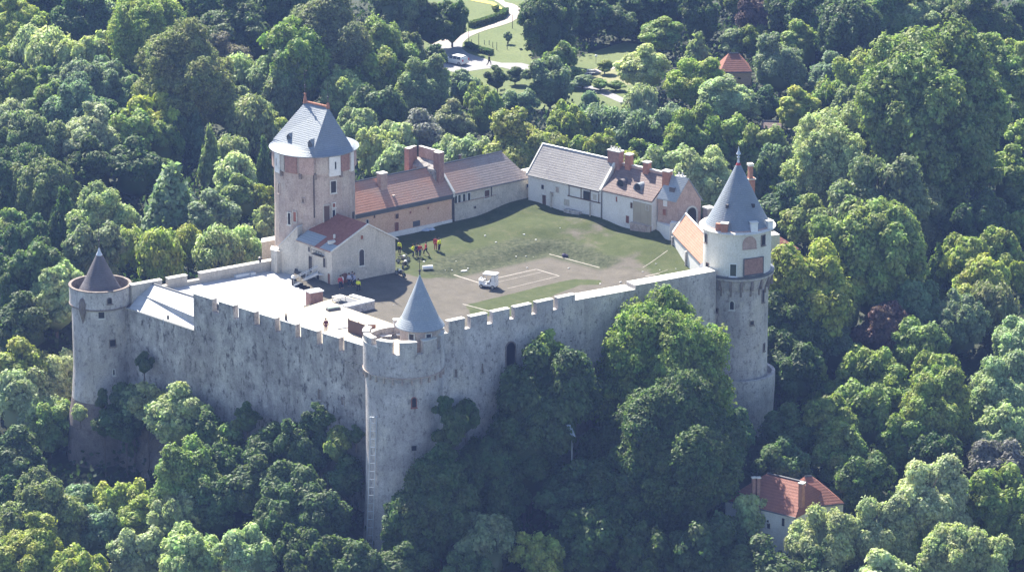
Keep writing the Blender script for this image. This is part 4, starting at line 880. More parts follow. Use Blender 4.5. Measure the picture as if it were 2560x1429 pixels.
# ---------------------------------------------------------------- people
def skinmesh(name, vs, es, rs, sub=1):
    me = bpy.data.meshes.new('tmp'); me.from_pydata(vs, es, []); o = bpy.data.objects.new('tmp', me); COL.objects.link(o)
    o.modifiers.new('s', 'SKIN'); sk = me.skin_vertices[0].data if me.skin_vertices else None
    if sk is None:
        me.attributes  # ensure layer through bmesh
    bm = bmesh.new(); bm.from_mesh(me); ly = bm.verts.layers.skin.verify(); bm.verts.ensure_lookup_table()
    for v, r in zip(bm.verts, rs): v[ly].radius = (r, r) if not isinstance(r, tuple) else r
    bm.verts[0][ly].use_root = True; bm.to_mesh(me); bm.free()
    s = o.modifiers.new('d', 'SUBSURF'); s.levels = sub; s.render_levels = sub
    dg = bpy.context.evaluated_depsgraph_get(); dg.update(); out = bpy.data.meshes.new_from_object(o.evaluated_get(dg)); out.name = name
    bpy.data.objects.remove(o); out.polygons.foreach_set('use_smooth', [True]*len(out.polygons)); return out
def person_proto(walk=0.0, arm=0.12):
    hip, sh = .92, 1.42; w = walk
    J = {'pel': (0, 0, hip), 'ch': (0, 0, 1.22), 'nk': (0, .0, 1.48), 'hd0': (0, .01, 1.58), 'hd1': (0, .015, 1.70),
         'hl': (-.10, 0, hip-.05), 'kl': (-.12, -.22*w-.02, .50), 'al': (-.12, -.30*w+.05, .09), 'tl': (-.14, -.30*w-.10, .04),
         'hr': (.10, 0, hip-.05), 'kr': (.12, .10*w-.02, .50), 'ar': (.12, .38*w+.05, .10), 'tr': (.14, .38*w-.10, .04),
         'sl': (-.19, 0, sh), 'el': (-.27, .16*w+.03, 1.14), 'wl': (-.28, .10*w-.10*arm*4, .90), 'sr': (.19, 0, sh), 'er': (.27, -.1*w+.03, 1.14), 'wr': (.28, -.25*w-.10*arm*4, .90)}
    def mk(name, keys, es, rs, sub=1): ix = {k: i for i, k in enumerate(keys)}; return skinmesh(name, [J[k] for k in keys], [(ix[a], ix[b]) for a, b in es], rs, sub)
    body = mk('body', list(J), [('pel', 'ch'), ('ch', 'nk'), ('nk', 'hd0'), ('hd0', 'hd1'), ('pel', 'hl'), ('hl', 'kl'), ('kl', 'al'), ('al', 'tl'), ('pel', 'hr'), ('hr', 'kr'), ('kr', 'ar'), ('ar', 'tr'), ('ch', 'sl'), ('sl', 'el'), ('el', 'wl'), ('ch', 'sr'), ('sr', 'er'), ('er', 'wr')],
              [.13, .13, .055, .09, .085, .085, .06, .045, .04, .085, .06, .045, .04, .06, .045, .035, .06, .045, .035])
    # hands, ears, nose joined into the same mesh
    mb = MB()
    for s, wk in ((-1, 'wl'), (1, 'wr')):
        wx, wy, wz = J[wk]; mb.tube([(wx, wy, wz+.02), (wx, wy-.01, wz-.085)], (.033, .038), 6)
        for k in range(4):
            y = wy-.03+k*.02; L = (.07, .085, .08, .06)[k]; mb.tube([(wx, y, wz-.075), (wx-s*.01, y, wz-.075-L*.6), (wx-s*.03, y, wz-.075-L)], .0095, 5)
        mb.tube([(wx, wy-.035, wz-.03), (wx-s*.015, wy-.065, wz-.075)], .011, 5)
    mb.tube([(0, -.07, 1.655), (0, -.115, 1.63)], (.012, .018), 5); mb.ball((-.085, .01, 1.64), .022, 4); mb.ball((.085, .01, 1.64), .022, 4)
    bm = bmesh.new(); bm.from_mesh(body); tmp = bpy.data.meshes.new('t'); tmp.from_pydata(mb.v, [], mb.f); bm.from_mesh(tmp); bm.to_mesh(body); bm.free(); bpy.data.meshes.remove(tmp)
    jk = mk('jacket', ['ch', 'pel', 'nk', 'sl', 'el', 'wl', 'sr', 'er', 'wr'], [('pel', 'ch'), ('ch', 'nk'), ('ch', 'sl'), ('sl', 'el'), ('el', 'wl'), ('ch', 'sr'), ('sr', 'er'), ('er', 'wr')], [.17, .165, .075, .105, .07, .055, .105, .07, .055])
    tr_ = mk('trousers', ['pel', 'hl', 'kl', 'al', 'hr', 'kr', 'ar'], [('pel', 'hl'), ('hl', 'kl'), ('kl', 'al'), ('pel', 'hr'), ('hr', 'kr'), ('kr', 'ar')], [.145, .11, .08, .065, .11, .08, .065])
    hb = MB(); hb.lathe((0, .02), [(.102, 1.62), (.112, 1.69), (.095, 1.76), (.05, 1.80), (.001, 1.81)], 12); hm = bpy.data.meshes.new('hair'); hm.from_pydata(hb.v, [], hb.f)
    body.materials.append(M['skin']); jk.materials.append(M['cloth']); tr_.materials.append(M['cloth']); hm.materials.append(M['cloth'])
    return dict(body=body, jacket=jk, trousers=tr_, hair=hm)
PR = [person_proto(0, .12), person_proto(1.0, .3), person_proto(.35, .8)]
YEL = (.75, .78, .04); RED = (.42, .04, .05); NAVY = (.02, .025, .06); BLK = (.015, .015, .02); WHT = (.7, .7, .7); GRY = (.12, .12, .13); HAIR = (.05, .03, .02)
def person(px, py, z, jc, tc, label, pose=0, rz=0, group='visitors in the castle courtyard', sc=1.0, hc=HAIR, p=None):
    p = p or at(px, py, z)
    if z == 'g': pass
    t = thing('person', p, label, 'person', group, rz); t.scale = (sc, sc, sc)
    for k, me in PR[pose].items():
        o = bpy.data.objects.new(k, me); COL.objects.link(o); o.parent = t
        if k == 'jacket': o.color = rgba(jc)
        if k == 'trousers': o.color = rgba(tc)
        if k == 'hair': o.color = rgba(hc)
    return t
def yp(px, py):     # courtyard ground point under a pixel
    z = .5
    for _ in range(12): q = at(px, py, z); z = hyard(q.x, q.y)
    return at(px, py, z)
for (px, py, jc, tc, lab, po, rz) in (
    (999, 634, YEL, BLK, 'person in yellow vest standing closest to the chapel corner', 0, 2.5), (1033, 643, YEL, NAVY, 'person in yellow vest and dark trousers left of the red jackets', 2, 1.2),
    (1042, 642, NAVY, NAVY, 'person in dark navy clothes beside the second yellow vest', 0, -.6), (1050, 642, RED, NAVY, 'person in red jacket holding a white bag', 2, .4),
    (1065, 638, RED, BLK, 'person in red top facing the group, right of the white bag', 1, -1.2), (1089, 625, RED, RED, 'person all in red behind the rightmost yellow vest', 0, 2.8),
    (1098, 628, YEL, BLK, 'person in bright yellow vest, rightmost of the group on the grass', 0, .9), (851, 722, RED, NAVY, 'person in red sitting out by left side of the arched chapel door', 2, .2),
    (857, 720, WHT, NAVY, 'person in white shirt just left of the arched chapel door', 0, 1.7), (873, 716, (.5, .5, .6), NAVY, 'person in pale grey shirt just right of the arched chapel door', 0, -.4),
    (881, 712, (.15, .16, .2), BLK, 'person in dark grey by the chapel wall behind others', 0, .5), (886, 716, (.35, .35, .45), NAVY, 'person in blue grey shirt next to the yellow vest at chapel wall', 2, -1),
    (896, 730, YEL, BLK, 'person in yellow vest and dark hood in shade before the chapel', 1, 3.0)):
    person(px, py, 0, jc, tc, lab, po, rz, p=yp(px, py), sc=1.0)
person(815, 830, ZT, (.10, .02, .03), (.10, .02, .03), 'person in dark red clothes standing on the cream terrace', 0, .4, group='visitors on the terrace')
gp = grnd(1223, 166); person(0, 0, 0, BLK, BLK, 'person in black walking on the park road', 1, 2.2, group='walkers in the park', p=Vector((gp.x, gp.y, -11.9)))

# ---------------------------------------------------------------- courtyard objects
def wheel(root, c, r, w, ax, name='wheel'):
    ax = Vector(ax).normalized(); u = Vector((0, 0, 1)); v = ax.cross(u); c = Vector(c); m = MB(); N = 14; vs = []
    for s, rr in ((-w/2, r*.75), (-w/2, r), (w/2, r), (w/2, r*.75)):
        for i in range(N): a = 2*math.pi*i/N; vs.append(c+ax*s+(u*math.cos(a)+v*math.sin(a))*rr)
    m.mesh(vs, [(j*N+i, j*N+(i+1) % N, (j+1)*N+(i+1) % N, (j+1)*N+i) for j in range(3) for i in range(N)]); wl = m.build(name, 'rubber', root, local=True)
    m = MB(); m.mesh([c+ax*s*(w/2-.01)+(u*math.cos(2*math.pi*i/N)+v*math.sin(2*math.pi*i/N))*r*.76 for s in (-1, 1) for i in range(N)], [tuple(range(N)), tuple(range(2*N-1, N-1, -1))]); m.build('rim', 'metal', wl, local=True)
    return wl
q = yp(1222, 718); t = thing('service_cart', q, 'small white canopied service cart parked on earth court', 'cart', rz=2.75)
m = MB(); m.prism([(-1.1, -.55), (1.0, -.55), (1.15, -.35), (1.15, .35), (1.0, .55), (-1.1, .55)], .3, .55); m.box((.85, 0, .54), (.5, .9, .4)); m.box((-.75, 0, .54), (.7, 1.05, .35)); m.build('body', 'wpaint', t, local=True)
m = MB(); m.box((-.15, 0, .55), (.5, 1.0, .25)); m.box((-.38, 0, .8), (.12, 1.0, .45)); m.build('seat', 'metal', t, local=True)
m = MB(); m.prism([(-1.15, -.62), (.55, -.62), (.62, -.5), (.62, .5), (.55, .62), (-1.15, .62)], 1.78, 1.9); m.build('canopy', 'wpaint', t, local=True)
for x, y in ((-1.05, -.5), (-1.05, .5), (.5, -.5), (.5, .5)): m = MB(); m.tube([(x, y, .5), (x*.98, y, 1.8)], .03, 5); m.build('post', 'metal', t, local=True)
m = MB(); m.box((-.8, 0, .9), (.55, .95, .75)); m.build('cargo_box', 'wpaint', t, local=True)
for x, y in ((-.75, -.56), (-.75, .56), (.8, -.56), (.8, .56)): wheel(t, (x, y, .24), .24, .16, (0, 1, 0))
m = MB(); m.tube([(.55, .2, .75), (.4, .2, 1.0)], .02, 5); m.lathe((.38, .2), [(.16, 1.0), (.18, 1.02), (.16, 1.04)], 10); m.build('steering_wheel', 'rubber', t, local=True)
q = yp(1203, 714); t = thing('water_tank', q, 'white barrel and drum standing at left of the white cart', 'tank')
m = MB(); m.lathe((0, 0), [(.3, 0), (.33, .1), (.33, .85), (.25, .98), (.01, 1.0)], 14); m.build('drum', 'wpaint', t, local=True); m = MB(); m.lathe((0, 0), [(.14, 1.0), (.14, 1.12), (.01, 1.13)], 10); m.build('cap', 'metal', t, local=True)
q = yp(1069, 674); t = thing('white_roller', q, 'white cylinder lying on the grass near the court', 'cylinder', rz=.25)
m = MB(); N = 14; m.mesh([(x, .27*math.cos(2*math.pi*i/N), .3+.27*math.sin(2*math.pi*i/N)) for x in (-.65, .65) for i in range(N)], [(i, (i+1) % N, N+(i+1) % N, N+i) for i in range(N)]+[tuple(range(N)), tuple(range(2*N-1, N-1, -1))]); m.build('barrel', 'wpaint', t, local=True)
m = MB(); m.box((-.4, 0, 0), (.1, .5, .12)); m.box((.4, 0, 0), (.1, .5, .12)); m.build('cradle', 'iron', t, local=True)
def bike(px, py, rz, lab):
    q = yp(px, py); t = thing('motorcycle', q, lab, 'motorcycle', 'motorcycles beside the chapel', rz)
    wheel(t, (-.7, 0, .31), .31, .12, (0, 1, 0)); wheel(t, (.7, 0, .31), .31, .12, (0, 1, 0))
    m = MB(); m.tube([(-.7, 0, .31), (-.1, 0, .5), (.35, 0, .55), (.5, 0, .85)], .05, 6); m.box((0, 0, .28), (.45, .3, .32)); m.build('frame', 'iron', t, local=True)
    m = MB(); m.ball((.12, 0, .8), .2, 6, sz=.7); m.build('fuel_tank', 'wpaint', t, local=True); m = MB(); m.box((-.35, 0, .72), (.65, .26, .12)); m.build('seat', 'rubber', t, local=True)
    m = MB(); m.tube([(.7, .07, .31), (.48, .07, .95)], .03, 5); m.tube([(.7, -.07, .31), (.48, -.07, .95)], .03, 5); m.tube([(.42, -.35, 1.0), (.48, 0, .95), (.42, .35, 1.0)], .022, 5); m.build('handlebar', 'metal', t, local=True)
bike(1008, 655, .5, 'motorcycle by the chapel corner, nearest to the yellow vests'); bike(1001, 690, 2.3, 'dark motorcycle parked at foot of chapel right wall'); bike(1013, 668, 1.2, 'motorcycle lying between two others by the chapel corner')
# notice board, boats / tarpaulins, bags
q = yp(1033, 581); t = thing('notice_board', q, 'dark blue notice board on post before peach wall', 'sign', rz=an)
for x in (-.0, .95): m = MB(); m.box((x, 0, 0), (.1, .1, 1.5)); m.build('post', 'wood', t, local=True)
m = MB(); m.box((.5, -.03, .75), (1.15, .06, .75)); m.build('panel', 'lead', t, local=True)
for i, (px, py, L) in enumerate(((1065, 576, 1.0), (1080, 574, .75))):
    q = yp(px, py); t = thing('rowing_shell', q, ('longer' if i == 0 else 'shorter')+' pale blue tarpaulin bundle on grass by peach wall', 'tarpaulin', 'tarpaulins by the peach wall', rz=.2)
    m = MB(); N = 8; vs = []
    for j in range(7):
        x = -L*.6+L*1.2*j/6; r = .28*math.sin(math.pi*(j+.4)/6.8)
        for k in range(N): a = math.pi*k/(N-1); vs.append((x, r*1.3*math.cos(a), r*math.sin(a)*(1+.25*math.sin(j*2))))
    m.mesh(vs, [(j*N+k, j*N+k+1, (j+1)*N+k+1, (j+1)*N+k) for j in range(6) for k in range(N-1)]); M['tarp'] = M.get('tarp') or plain('pale_blue_tarpaulin', (.50, .56, .68), .5); o = m.build('cover', 'tarp', t, local=True)
    t.name = 'tarpaulin'
q = yp(1410, 642); t = thing('kit_bag', q, 'dark purple bag on far line of the court', 'bag', rz=-.3)
M['purple'] = plain('dark_purple_cloth', (.06, .05, .10), .8); m = MB(); m.ball((0, 0, .24), .3, 6, sz=.8); m.ball((.32, 0, .2), .24, 6, sz=.8); m.build('sack', 'purple', t, local=True)
m = MB(); m.tube([(-.1, 0, .45), (.1, 0, .58), (.3, 0, .4)], .025, 5); m.build('strap', 'rubber', t, local=True)
M['chalk'] = plain('white_chalk_stone', (.66, .65, .62), .9)
stones = [(1113, 676), (1130, 676), (1060, 655), (1140, 653), (1290, 642), (1315, 641), (1333, 642), (1213, 590), (1310, 587), (1348, 584), (1455, 568), (1340, 600), (1422, 671), (1318, 670), (1607, 680), (1500, 710), (1552, 706), (1570, 707), (1650, 675), (1240, 606), (1400, 570), (1640, 660), (1690, 672), (983, 762), (1120, 800), (1170, 672), (1010, 808)]
protos = []
for k in range(4):
    m = MB(); m.ball((0, 0, .1), .16, 4, sz=.7); m.v = [(x*random.uniform(.7, 1.3), y*random.uniform(.7, 1.3), z*random.uniform(.8, 1.2)) for x, y, z in m.v]
    me = bpy.data.meshes.new('stone'); me.from_pydata(m.v, [], m.f); me.materials.append(M['chalk']); protos.append(me)
for i, (px, py) in enumerate(stones):
    q = yp(px, py); o = bpy.data.objects.new('white_stone', protos[i % 4]); COL.objects.link(o); o.location = (q.x, q.y, q.z-.01); s = random.uniform(.35, .85); o.scale = (s*1.3, s, s); o.rotation_euler = (0, 0, random.uniform(0, 6))
    tag(o, 'small white stone lying on the courtyard grass', 'stone', 'white stones strewn over courtyard grass')
q = yp(1113, 671); q = yp(1160, 678); t = thing('white_plank', q, 'short white plank lying at left end of court line', 'plank'); m = MB(); m.box((0, 0, .0), (.8, .25, .12), .4); m.build('board', 'wpaint', t, local=True)
# terrace furniture
q = WP(733, 712); t = thing('bollard', (q.x, q.y, ZW), 'white topped dark bollard at foot of outside stair', 'bollard'); m = MB(); m.lathe((0, 0), [(.24, 0), (.22, .9)], 12); m.build('post', 'iron', t, local=True); m = MB(); m.ball((0, 0, 1.05), .26, 6, sz=.9); m.build('cap', 'wpaint', t, local=True)
q0, q1 = TP(870, 828), TP(922, 846); dd = (q1-q0).normalized(); t = thing('board_screen', (q0.x, q0.y, ZT), 'dark brown boarded screen on cream terrace near centre tower', 'screen', rz=math.atan2(dd.y, dd.x))
m = MB(); Ls_ = (q1-q0).length
for k in range(14): m.box((Ls_*(k+.5)/14, 0, -.05), (Ls_/14-.015, .06, 1.6))
m.build('boards', 'board', t, local=True)
for x in (.0, Ls_/2, Ls_): m = MB(); m.box((x, .08, -.05), (.12, .1, 1.68)); m.build('post', 'wood', t, local=True)
q = TP(853, 815); t = thing('white_slab', (q.x, q.y, ZT), 'thin white slab lying flat on cream terrace by board screen', 'slab', rz=.55); m = MB(); m.box((0, 0, -.055), (1.7, 1.5, .12)); m.build('sheet', 'wpaint', t, local=True)
q = TP(833, 773); t = thing('skylight', (q.x, q.y, ZT), 'low grey green rooflight in front of the pergola frame', 'skylight', rz=.5)
m = MB(); m.box((0, 0, -.06), (1.7, .75, .28)); m.build('kerb', 'lead', t, local=True); m = MB(); m.box((0, 0, .222), (1.5, .55, .08)); M['verd'] = plain('grey_green_glass', (.28, .34, .30), .25); m.build('pane', 'verd', t, local=True)
for px, py, w in ((604, 690, 2.0), (631, 686, .7)):
    q = WP(px, py); t = thing('skylight', (q.x, q.y, ZW), ('long' if w > 1 else 'short')+' white rooflight beside back parapet of white roof', 'skylight', rz=.62); m = MB(); m.box((0, 0, 0), (w, .6, .3)); m.build('kerb', 'wpaint', t, local=True); m = MB(); m.box((0, 0, .302), (w-.15, .45, .04)); m.build('pane', 'zinc', t, local=True)
q = WL1+(WL0-WL1)*.545+nb*.4; t = thing('lightning_rod', (q.x, q.y, 2.7), 'thin lightning rod on a dark stub atop the left battlements', 'rod'); m = MB(); m.lathe((0, 0), [(.16, 0), (.16, .3), (.05, .9)], 8); m.build('base', 'iron', t, local=True); m = MB(); m.tube([(0, 0, .8), (0, 0, 2.2)], .02, 5); m.build('rod', 'iron', t, local=True)
q = P2(650, 657, .7); t = thing('wall_vent', (q.x, q.y+.3, .7), 'black round cowl on the back parapet near keep', 'vent'); m = MB(); m.lathe((0, 0), [(.15, 0), (.15, .3), (.28, .35), (.25, .65), (.01, .75)], 10); m.build('cowl', 'iron', t, local=True)
q = P2(930, 838, 4.1); t = thing('brick_pier', (q.x, q.y, 4.03), 'orange brick pier inside the centre tower battlements, left side', 'pier'); m = MB(); m.box((0, 0, 0), (.75, .7, 1.5), .3); m.build('shaft', 'brick_o', t, local=True); m = MB(); m.box((0, 0, 1.502), (.9, .85, .1), .3); m.build('cap', 'coping', t, local=True)
for i, (px, py) in enumerate(((965, 846), (1005, 842))):
    q = P2(px, py, 4.1); t = thing('stone_bench', (q.x, q.y, 4.03), ('left' if i == 0 else 'right')+' white bench on centre tower roof walk', 'bench', 'benches on the centre tower', rz=.15); m = MB(); m.box((0, 0, .35), (1.3, .4, .1)); m.build('seat', 'wpaint', t, local=True)
    for x in (-.5, .5): m = MB(); m.box((x, 0, 0), (.12, .35, .352)); m.build('leg', 'stone', t, local=True)
# ladder on the centre tower
a = math.asin((940-1009)/20.9/4.55); n = Vector((math.sin(a), -math.cos(a))); pb = F+n*5.75; pt = F+n*4.75
zt_ = zfront(F, 3.4, 1040); zb_ = g(pb.x, pb.y)-.5
t = thing('long_ladder', (pb.x, pb.y, zb_), 'very tall pale metal ladder leaning up the centre tower', 'ladder')
tv = Vector((1, 0)); H_ = zt_-zb_
for s in (-.34, .34): m = MB(); m.tube([(pb.x+tv.x*s, pb.y+tv.y*s, zb_), (pt.x+tv.x*s, pt.y+tv.y*s, zt_)], .05, 6); m.build('rail', 'zinc', t)
k = 0
while k*.98 < H_-.3: f = (k*.98+.3)/H_; c = pb.lerp(pt, f); z = zb_+H_*f; m = MB(); m.tube([(c.x-tv.x*.34, c.y-tv.y*.34, z), (c.x+tv.x*.34, c.y+tv.y*.34, z)], .038, 5); m.build('rung', 'zinc', t); k += 1
m = MB(); c = pt; m.box((c.x-.1, c.y, zt_-.2), (.8, .15, .08)); m.build('top_bracket', 'zinc', t)
# solar lamp among the front trees
q = at(1430, 1085, -7); zb_ = g(q.x, q.y); t = thing('solar_lamp', (q.x, q.y, zb_), 'thin pole with tilted pale panel among dark front trees', 'lamp')
m = MB(); m.tube([(q.x, q.y, zb_), (q.x, q.y, -6.9)], .06, 6); m.build('pole', 'zinc', t)
m = MB(); c = Vector((q.x-.2, q.y, -6.5)); e1 = Vector((.55, -.25, 0)); e2 = Vector((.35, .25, -.95)); e2 = Vector((.28, -.3, -.62)); nn = e1.cross(e2).normalized()*.05
pp = [c-e1*.6-e2, c+e1*.6-e2, c+e1*.6+e2, c-e1*.6+e2]; m.mesh([p+nn for p in pp]+[p-nn for p in pp], [(0, 1, 2, 3), (7, 6, 5, 4), (0, 4, 5, 1), (1, 5, 6, 2), (2, 6, 7, 3), (3, 7, 4, 0)]); m.build('panel', 'solar', t)

# ---------------------------------------------------------------- park behind
ZG = -12
def GP(px, py, z=ZG): return P2(px, py, z)
M['lawn'] = mottled('park_lawn', (.075, .10, .030), (.10, .122, .042), .15, (.095, .105, .04), .4, fine=2, bs=.3)
M['lawn_dry'] = mottled('dry_lawn', (.15, .15, .07), (.20, .19, .10), .3, fine=2, bs=.3)
M['asphalt'] = mottled('pale_grey_asphalt', (.20, .195, .20), (.25, .245, .25), .3, (.16, .155, .16), .3, bs=.1)
M['gravel'] = mottled('pinkish_gravel', (.29, .25, .225), (.36, .31, .28), .6, (.25, .21, .19), .3, bs=.2)
def sheet(name, pts, z, mat):
    m = MB(); m.face([(p.x, p.y, ZG+z) for p in [GP(*q) for q in pts]]); me = m.build(name, mat)
    if me.data.polygons[0].normal.z < 0: me.data.flip_normals()
    return tag(me, kind='structure')
sheet('lawn', [(1060, -40), (1300, -60), (1322, 60), (1330, 150), (1420, 150), (1560, 105), (1640, 120), (1640, 200), (1580, 290), (1300, 270), (1160, 215), (1060, 150)], .02, 'lawn')
sheet('dry_lawn', [(1450, 185), (1500, 166), (1560, 150), (1600, 160), (1600, 210), (1540, 215), (1490, 200)], .03, 'lawn_dry')
sheet('road', [(1060, 150), (1080, 112), (1120, 100), (1157, 108), (1155, 122), (1170, 134), (1194, 142), (1225, 152), (1255, 158), (1303, 158), (1345, 168), (1409, 199), (1440, 207), (1507, 221), (1553, 243), (1620, 280), (1600, 300), (1561, 262), (1492, 232), (1409, 208), (1360, 200), (1320, 195), (1285, 177), (1255, 169), (1210, 173), (1149, 182), (1100, 176)], .04, 'asphalt')
sheet('gravel_drive', [(1080, 112), (1105, 100), (1140, 91), (1167, 81), (1194, 75), (1235, 60), (1262, 50), (1272, 38), (1268, 24), (1250, 10), (1226, -4), (1200, -30), (1240, -30), (1262, 6), (1283, 11), (1297, 18), (1304, 30), (1298, 44), (1279, 56), (1250, 66), (1222, 74), (1198, 82), (1177, 91), (1165, 100), (1157, 108), (1120, 106)], .06, 'gravel')
sheet('path', [(1440, 188), (1480, 178), (1520, 165), (1556, 150), (1600, 138), (1600, 150), (1560, 163), (1525, 176), (1490, 184), (1440, 197)], .05, 'gravel')
# flower strip
M['flower'] = mottled('yellow_orange_flowers', (.45, .32, .06), (.55, .45, .12), 2, (.15, .20, .05), .6)
sheet('flower_bed', [(1168, 0), (1190, -2), (1235, 7), (1256, 22), (1267, 40), (1262, 46), (1250, 26), (1228, 12), (1195, 6)], .07, 'flower')

# car
t_car = None
gp = GP(1140, 160); t = thing('parked_car', (gp.x, gp.y, ZG+.05), 'white hatchback car on the park road', 'car', rz=math.atan2(.62, -.78))
ST = [(-2.08, .38, .60, .62, .78, .70), (-2.0, .30, .95, 1.0, .84, .72), (-1.85, .26, 1.0, 1.25, .86, .66), (-1.6, .24, 1.0, 1.46, .87, .64), (-1.0, .22, .98, 1.53, .88, .64), (-.1, .22, .95, 1.53, .88, .64), (.35, .22, .94, 1.44, .88, .63), (1.05, .22, .92, .98, .87, .66), (1.7, .24, .82, .86, .84, .66), (2.0, .30, .66, .70, .78, .6), (2.1, .38, .52, .54, .68, .5)]
m = MB(); vs = []
for x, zb, zm, zt, wb, wt in ST:
    half = [(wb*.96, zb), (wb, (zb+zm)/2), (wb*.97, zm), (wt, zt-.04), (wt*.8, zt)]
    vs += [(x, y, z) for y, z in half]+[(x, -y, z) for y, z in half[::-1]]
K = 10; m.mesh(vs, [(j*K+i, j*K+(i+1) % K, (j+1)*K+(i+1) % K, (j+1)*K+i) for j in range(len(ST)-1) for i in range(K)]+[tuple(range(K)), tuple(range(len(vs)-1, len(vs)-K-1, -1))]); m.build('body', 'wpaint', t, local=True)
def sidewin(s):
    for xs_, nm in (((-1.55, -.85), 'rear_side_window'), ((-.78, -.05), 'side_window'), ((.02, .62), 'front_side_window')):
        m = MB(); a, b = xs_; sh = .28 if b > .5 else 0
        m.face([(a, s*.875, 1.02), (b+sh, s*.875, 1.0), (b-sh*.2 if sh else b, s*.67, 1.44), (a+(.12 if a < -1.5 else 0), s*.665, 1.45)]); m.build('window', 'glass', t, local=True)
sidewin(1); sidewin(-1)
m = MB(); m.face([(-1.935, -.62, 1.06), (-1.935, .62, 1.06), (-1.68, .56, 1.43), (-1.68, -.56, 1.43)]); m.build('rear_window', 'glass', t, local=True)
m = MB(); m.face([(1.03, -.66, 1.04), (1.03, .66, 1.04), (.42, .58, 1.46), (.42, -.58, 1.46)]); m.build('windscreen', 'glass', t, local=True)
for s in (-1, 1):
    m = MB(); m.box((-2.0, s*.73, .72), (.14, .2, .34)); m.build('tail_light', 'red', t, local=True); m = MB(); m.box((1.98, s*.6, .58), (.16, .28, .14)); m.build('headlight', 'zinc', t, local=True)
    m = MB(); m.box((.75, s*.95, .98), (.12, .2, .13)); m.build('wing_mirror', 'wpaint', t, local=True)
    for x in (-1.3, 1.3): wheel(t, (x, s*.8, .31), .31, .2, (0, 1, 0))
m = MB(); m.box((-2.1, 0, .62), (.03, .5, .12)); m.build('number_plate', 'wpaint', t, local=True)
# park poles, lamp, stakes, table
gp = GP(1350, 163); t = thing('sign_pole', (gp.x, gp.y, ZG), 'tall pole carrying a white box and bracket behind the park road', 'pole')
m = MB(); m.tube([(gp.x, gp.y, ZG), (gp.x, gp.y, ZG+2.9)], .07, 6); m.build('pole', 'zinc', t); m = MB(); m.box((gp.x, gp.y-.1, ZG+1.7), (.75, .35, 1.1)); m.build('box', 'wpaint', t); m = MB(); m.tube([(gp.x-.7, gp.y, ZG+3.1), (gp.x, gp.y, ZG+2.85), (gp.x+.4, gp.y, ZG+2.95)], .05, 5); m.box((gp.x-.7, gp.y, ZG+3.0), (.25, .25, .25)); m.build('bracket', 'wpaint', t)
gp = GP(1490, 160); t = thing('park_lamp', (gp.x, gp.y, ZG), 'small lamp post with white globe on the shaded lawn', 'street lamp'); m = MB(); m.tube([(gp.x, gp.y, ZG), (gp.x, gp.y, ZG+1.1)], .05, 6); m.build('post', 'metal', t); m = MB(); m.ball((gp.x, gp.y, ZG+1.3), .22, 6); m.build('globe', 'wpaint', t)
gp = GP(1478, 186); t = thing('picnic_table', (gp.x, gp.y, ZG), 'pale picnic table beside the gravel path', 'table'); m = MB(); m.box((gp.x, gp.y, ZG+.7), (1.3, .7, .08)); m.build('table_top', 'coping', t)
for s in (-.45, .45): m = MB(); m.box((gp.x+s, gp.y, ZG), (.1, .5, .7)); m.build('leg', 'wood', t)
for s in (-.65, .65): m = MB(); m.box((gp.x, gp.y+s, ZG+.38), (1.3, .22, .08)); m.box((gp.x, gp.y+s, ZG), (.1, .1, .38)); m.build('bench', 'coping', t)
stk = [(1172, 110, 2.6), (1179, 113, 1.0), (1197, 120, 2.4), (1211, 112, .8), (1223, 113, .8), (1232, 120, 1.0), (1242, 126, 1.4), (1268, 124, 1.3), (1281, 72, 2.4)]
for px, py, h in stk:
    gp = GP(px, py); o = MB().tube([(0, 0, 0), (0, 0, h)], (.06, .04), 5).build('stake', 'iron'); o.location = (gp.x, gp.y, ZG); tag(o, ('tall' if h > 2 else 'short' if h < 1.2 else 'waist high')+' thin dark stake on the park lawn near the drive', 'stake', 'stakes on the park lawn')

# hidden houses
def house(name, label, E0, E1, ze, d, dz, zb, wm, rm, hip0=0, hip1=0, **k): return gabled(name, label, E0, E1, ze, d, dz, zb, wm, rm, hip0=hip0, hip1=hip1, zb2=zb-2, **k)
Zh = -15.3; E0h = P2(1810, 1251, Zh); E1h = P2(1989, 1295, Zh)
t, tt, n, W0h, Lh = house('house', 'white house with red tiled roof among trees at lower right', E0h, E1h, Zh, 4.0, 2.9, -20, 'white', 'tile_r', hip0=3.4, hip1=1.2)
for px, py, w, h in ((1929, 1313, .45, .7), (1966, 1304, .4, 1.0), (1927, 1302, .3, .4)): rw(t, W0h, tt, n, Lh, px, py, w, h, fm='white', pm='dark', frame=.05, sill=False)
q = P2(2004, 1238, -12.6); chimney(t, q, -14, -11.1, .55, .55, math.atan2(tt.y, tt.x), 'brick_o')
for px in (1884, 1896): q = P2(px, 1206, -12.6); chimney(t, q, -14.5, -12.0, .4, .4, .2, 'brick')
Q0 = E1h+n*3.2-tt*1.0; t2_, *_ = house('house', 'hipped red tile wing joined behind the lower right white house', Q0, Q0+Vector((4.9, 1.4)), Zh+.1, 3.2, 2.6, -20, 'white', 'tile_r', hip0=1.2, hip1=3.0)
gq = GP(1850, 190); 
E0p = P2(1800, 183, -9.2); E1p = P2(1880, 182, -9.2)
house('house', 'small red roofed pavilion with skylight among trees behind castle', E0p, E1p, -9.2, 2.6, 2.4, ZG, 'peach', 'tile_r', hip0=1.6, hip1=1.9)
gp = grnd(1730, 430); E0p = Vector((gp.x-1.7, gp.y)); house('shed', 'pale grey white roof showing above bright trees', E0p, E0p+Vector((3.4, .6)), P2 and gp.z+5.4, 1.6, 1.0, gp.z, 'white', 'slate_l')
